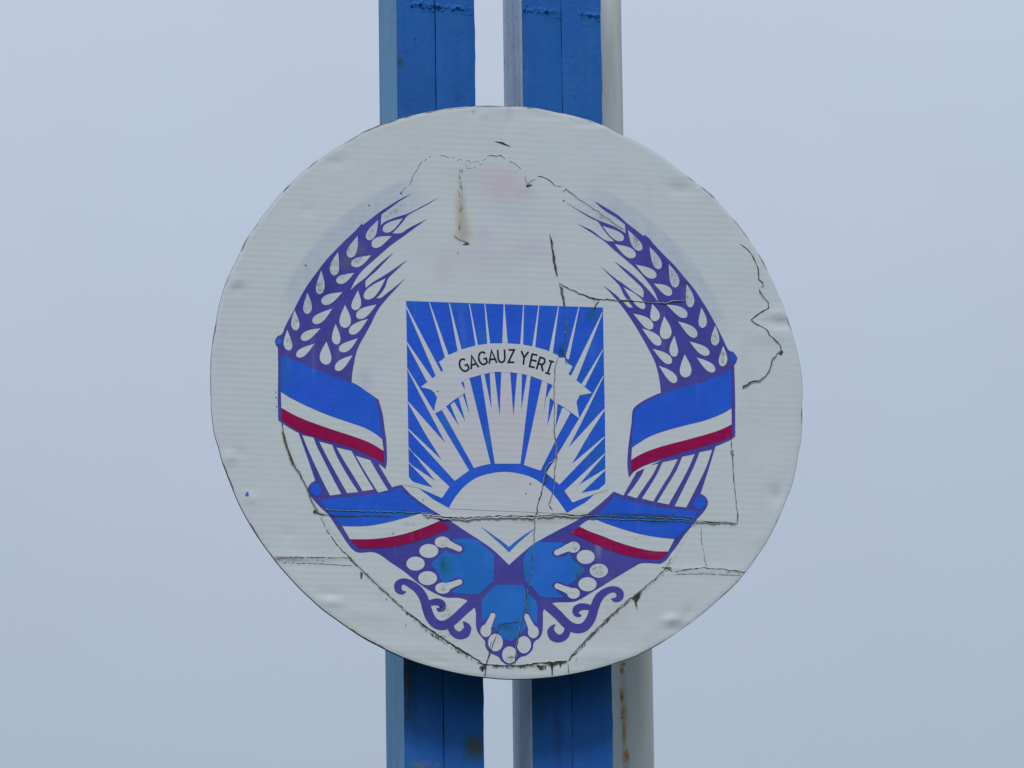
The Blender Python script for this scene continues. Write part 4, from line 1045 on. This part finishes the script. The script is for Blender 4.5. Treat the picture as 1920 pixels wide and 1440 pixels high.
# side joints of the panel
crack(zR([(310, 345), (480, 340), (880, 343)]), 1.4, 0.9, 55, None, 1, 1, 1.2, 0.4, 0.12)
crack(zR([(345, 380), (600, 385), (880, 402)]), 1.2, 0.8, 56, None, 1, 1, 1.2, 0.4, 0.1)
smear(zR([(318, 345), (420, 340), (560, 342), (700, 345)]), 8, 57, 'grime_light', mm=1.3)
crack(zS([(1010, 372), (1050, 385), (1090, 402), (1120, 392), (1190, 378), (1300, 374), (1400, 380), (1555, 400)]), 1.6, 1.2, 58, 'lip', -1, 0.8, 1.2, 0.6, 0.04)
crack(zS([(1090, 415), (1300, 412), (1530, 425)]), 0.9, 0.9, 59, None, 1, 1, 1.2, 0.4, 0.05)
smear(zS([(1080, 395), (1200, 378), (1330, 378), (1530, 402)]), 5, 60, 'grime_light', mm=1.3)
crack(zS([(1262, 100), (1265, 200), (1285, 300), (1300, 370)]), 0.7, 0.6, 61, 'lip', 1, 1.0, 1.2, 0.4, 0.1)
# broken top edge of the film
crack(zM([(1225, 568), (1265, 530), (1290, 500), (1325, 430), (1360, 375), (1420, 338)]), 0.9, 0.8, 62, 'lip', -1, 0.7, 1.2, 0.7, 0.25, mat='crack_grey')
crack(zT([(310, 80), (420, 100), (560, 130), (700, 160), (820, 155), (900, 120)]), 0.9, 0.9, 63, None, 1, 1, 1.2, 1.6, 0.5, mat='crack_grey')
crack(zT([(640, 180), (680, 235), (740, 230), (880, 190)]), 0.8, 0.9, 64, None, 1, 1, 1.2, 1.3, 0.5, mat='crack_grey')
crack(zT([(920, 80), (1010, 85), (1090, 75), (1150, 130), (1230, 165), (1310, 220), (1350, 250)]), 1.2, 1.2, 65, 'lip', -1, 0.8, 1.2, 1.0, 0.35, mat='crack_grey')
crack(zT([(1400, 335), (1408, 390), (1435, 430), (1490, 400), (1540, 385)]), 1.2, 0.8, 66, 'lip', 1, 1.0, 1.2, 0.6)
blot(zT([(1412, 462), (1440, 450), (1480, 452), (1500, 460), (1440, 490), (1420, 485)]), 'moss', 1.5)
crack(zT([(1560, 340), (1640, 360), (1720, 400), (1790, 470), (1870, 478)]), 1.4, 1.2, 67, 'lip', -1, 0.8, 1.2, 0.4)
crack(zN([(380, 570), (400, 545), (440, 570), (470, 600), (560, 655), (640, 715), (700, 755), (765, 800)]), 0.9, 1.1, 68, 'lip', 1, 0.8, 1.2, 0.8, 0.06)
smear(zN([(560, 670), (620, 715), (700, 765), (765, 800)]), 5, 69, 'grime_dry', mm=1.3)
smear(zA([(1150, 350), (1200, 330), (1280, 290), (1350, 235)]), 13, 70, 'grime_dry', mm=1.3)
# long brown run under the top
blot(zT([(545, 240), (600, 240), (608, 420), (600, 640), (612, 1000), (650, 1160), (560, 1120), (500, 1085), (545, 1040), (560, 720), (545, 420)]), 'grime_light', 1.4)
crack(zT([(545, 280), (548, 400), (552, 520), (560, 620)]), 1.6, 0.9, 71, None, 1, 1, 1.6, 1.2, 0.2, mat='grime')
crack(zT([(600, 240), (585, 400), (590, 560), (600, 640)]), 1.2, 1.2, 72, None, 1, 1, 1.6, 1.2, 0.25, mat='grime')
crack(zT([(555, 300), (580, 420), (560, 500), (590, 560), (580, 700)]), 1.4, 1.6, 73, None, 1, 1, 1.6, 1.0, 0.15, mat='grime')
crack(zT([(480, 1105), (560, 1150), (650, 1185), (690, 1200)]), 1.3, 1.0, 74, 'lip', 1, 1.2, 1.5, 0.5)
blot(zT([(595, 1225), (650, 1195), (690, 1225), (640, 1230)]), 'moss', 1.5)
# small tear, loose blue fleck and pin holes
blot(zM([(1808, 248), (1862, 252), (1915, 284), (1870, 270)]), 'moss', 0.9, 'tear')
blot(zM([(1830, 250), (1862, 256), (1905, 280)]), 'gap', 1.0, 'tear')
poly('blue_fleck', zO([(262, 1026), (274, 998), (286, 1008), (284, 1028)]), 1.0, 'blue', sign, False)
for x, y, r in [(994.5, 907.5, 1.6), (986.3, 924.8, 1.4), (793.5, 937, 1.3), (858.5, 474, 1.2), (1057, 376, 1.6), (517, 735, 1.2), (518, 745, 1.3), (519, 762, 1.4), (821, 734, 1.4), (724.5, 1123, 1.3), (692, 384.5, 1.4), (752, 362, 1.8), (759, 956.8, 2.0), (1261, 964, 1.6), (573, 497, 1.5)]:
    poly('pin_hole', ellipse(x, y, r, r*.8, 0, 8), 2.9, 'gap', sign, False)
# dirty grains and berries
def dirt_patch(x, y, rx, ry, seed, mat='grime_dry', mm=2.4):
    rnd = random.Random(seed)
    q = [(px + rnd.uniform(-.12, .12)*rx, py + rnd.uniform(-.12, .12)*ry) for px, py in ellipse(x, y, rx, ry, 0, 16)]
    poly('dirt_patch', q, mm, mat, sign, True)
k = 100
for z, x, y, rx, ry in [(zA, 850, 680, 40, 70), (zA, 680, 860, 42, 80), (zA, 1050, 530, 35, 50), (zA, 530, 1050, 30, 80), (zA, 405, 1230, 38, 75), (zA, 910, 780, 50, 40), (zA, 760, 945, 60, 22), (zA, 940, 690, 50, 60), (zA, 790, 830, 60, 70), (zB, 285, 110, 30, 60), (zB, 222, 330, 30, 60),
                        (zC, 820, 600, 38, 80), (zC, 1005, 770, 40, 80), (zC, 1180, 950, 40, 80), (zC, 1345, 1150, 34, 80), (zD, 1600, 290, 34, 55), (zD, 1675, 470, 34, 75), (zJ, 1188, 372, 70, 55), (zJ, 940, 130, 40, 45), (zI, 1030, 100, 40, 50), (zI, 1035, 545, 35, 45),
                        (zI, 1040, 790, 45, 90), (zI, 1030, 1000, 60, 50), (zG, 1420, 1080, 70, 20), (zG, 1230, 1175, 60, 18), (zH, 760, 1230, 70, 18), (zJ, 1190, 220, 30, 90), (zJ, 300, 1260, 50, 36), (zI, 1565, 1060, 30, 30)]:
    cx, cy = z([(x, y)])[0]
    dirt_patch(cx, cy, rx/5.333, ry/5.333, k); k += 1

# nicks and grime along the rim
rn = random.Random(77)
for _ in range(46):
    a = rn.uniform(-math.pi, math.pi)
    i = int((a + math.pi) / (2*math.pi) * NA) % NA
    L = rn.choice((2, 2, 3, 4, 6))
    V, F = [], []
    for k in range(L + 1):
        b = 2*math.pi*((i + k) % NA)/NA - math.pi
        rr_ = rads[(i + k) % NA]
        dpt = (0.0006 + 0.0018*rn.random()) * (0.3 if k in (0, L) else 1)
        for q in (rr_ + 0.0008, rr_ - dpt):
            x, z = C0.x + q*math.cos(b), C0.z + q*math.sin(b)
            V.append((x, -RELIEF(x, z) - 0.0012, z))
    for k in range(L): F.append((2*k, 2*k+1, 2*k+3, 2*k+2))
    mesh('rim_nick', V, F, M[rn.choice(('crack_grey', 'lip', 'crack_grey'))], sign)
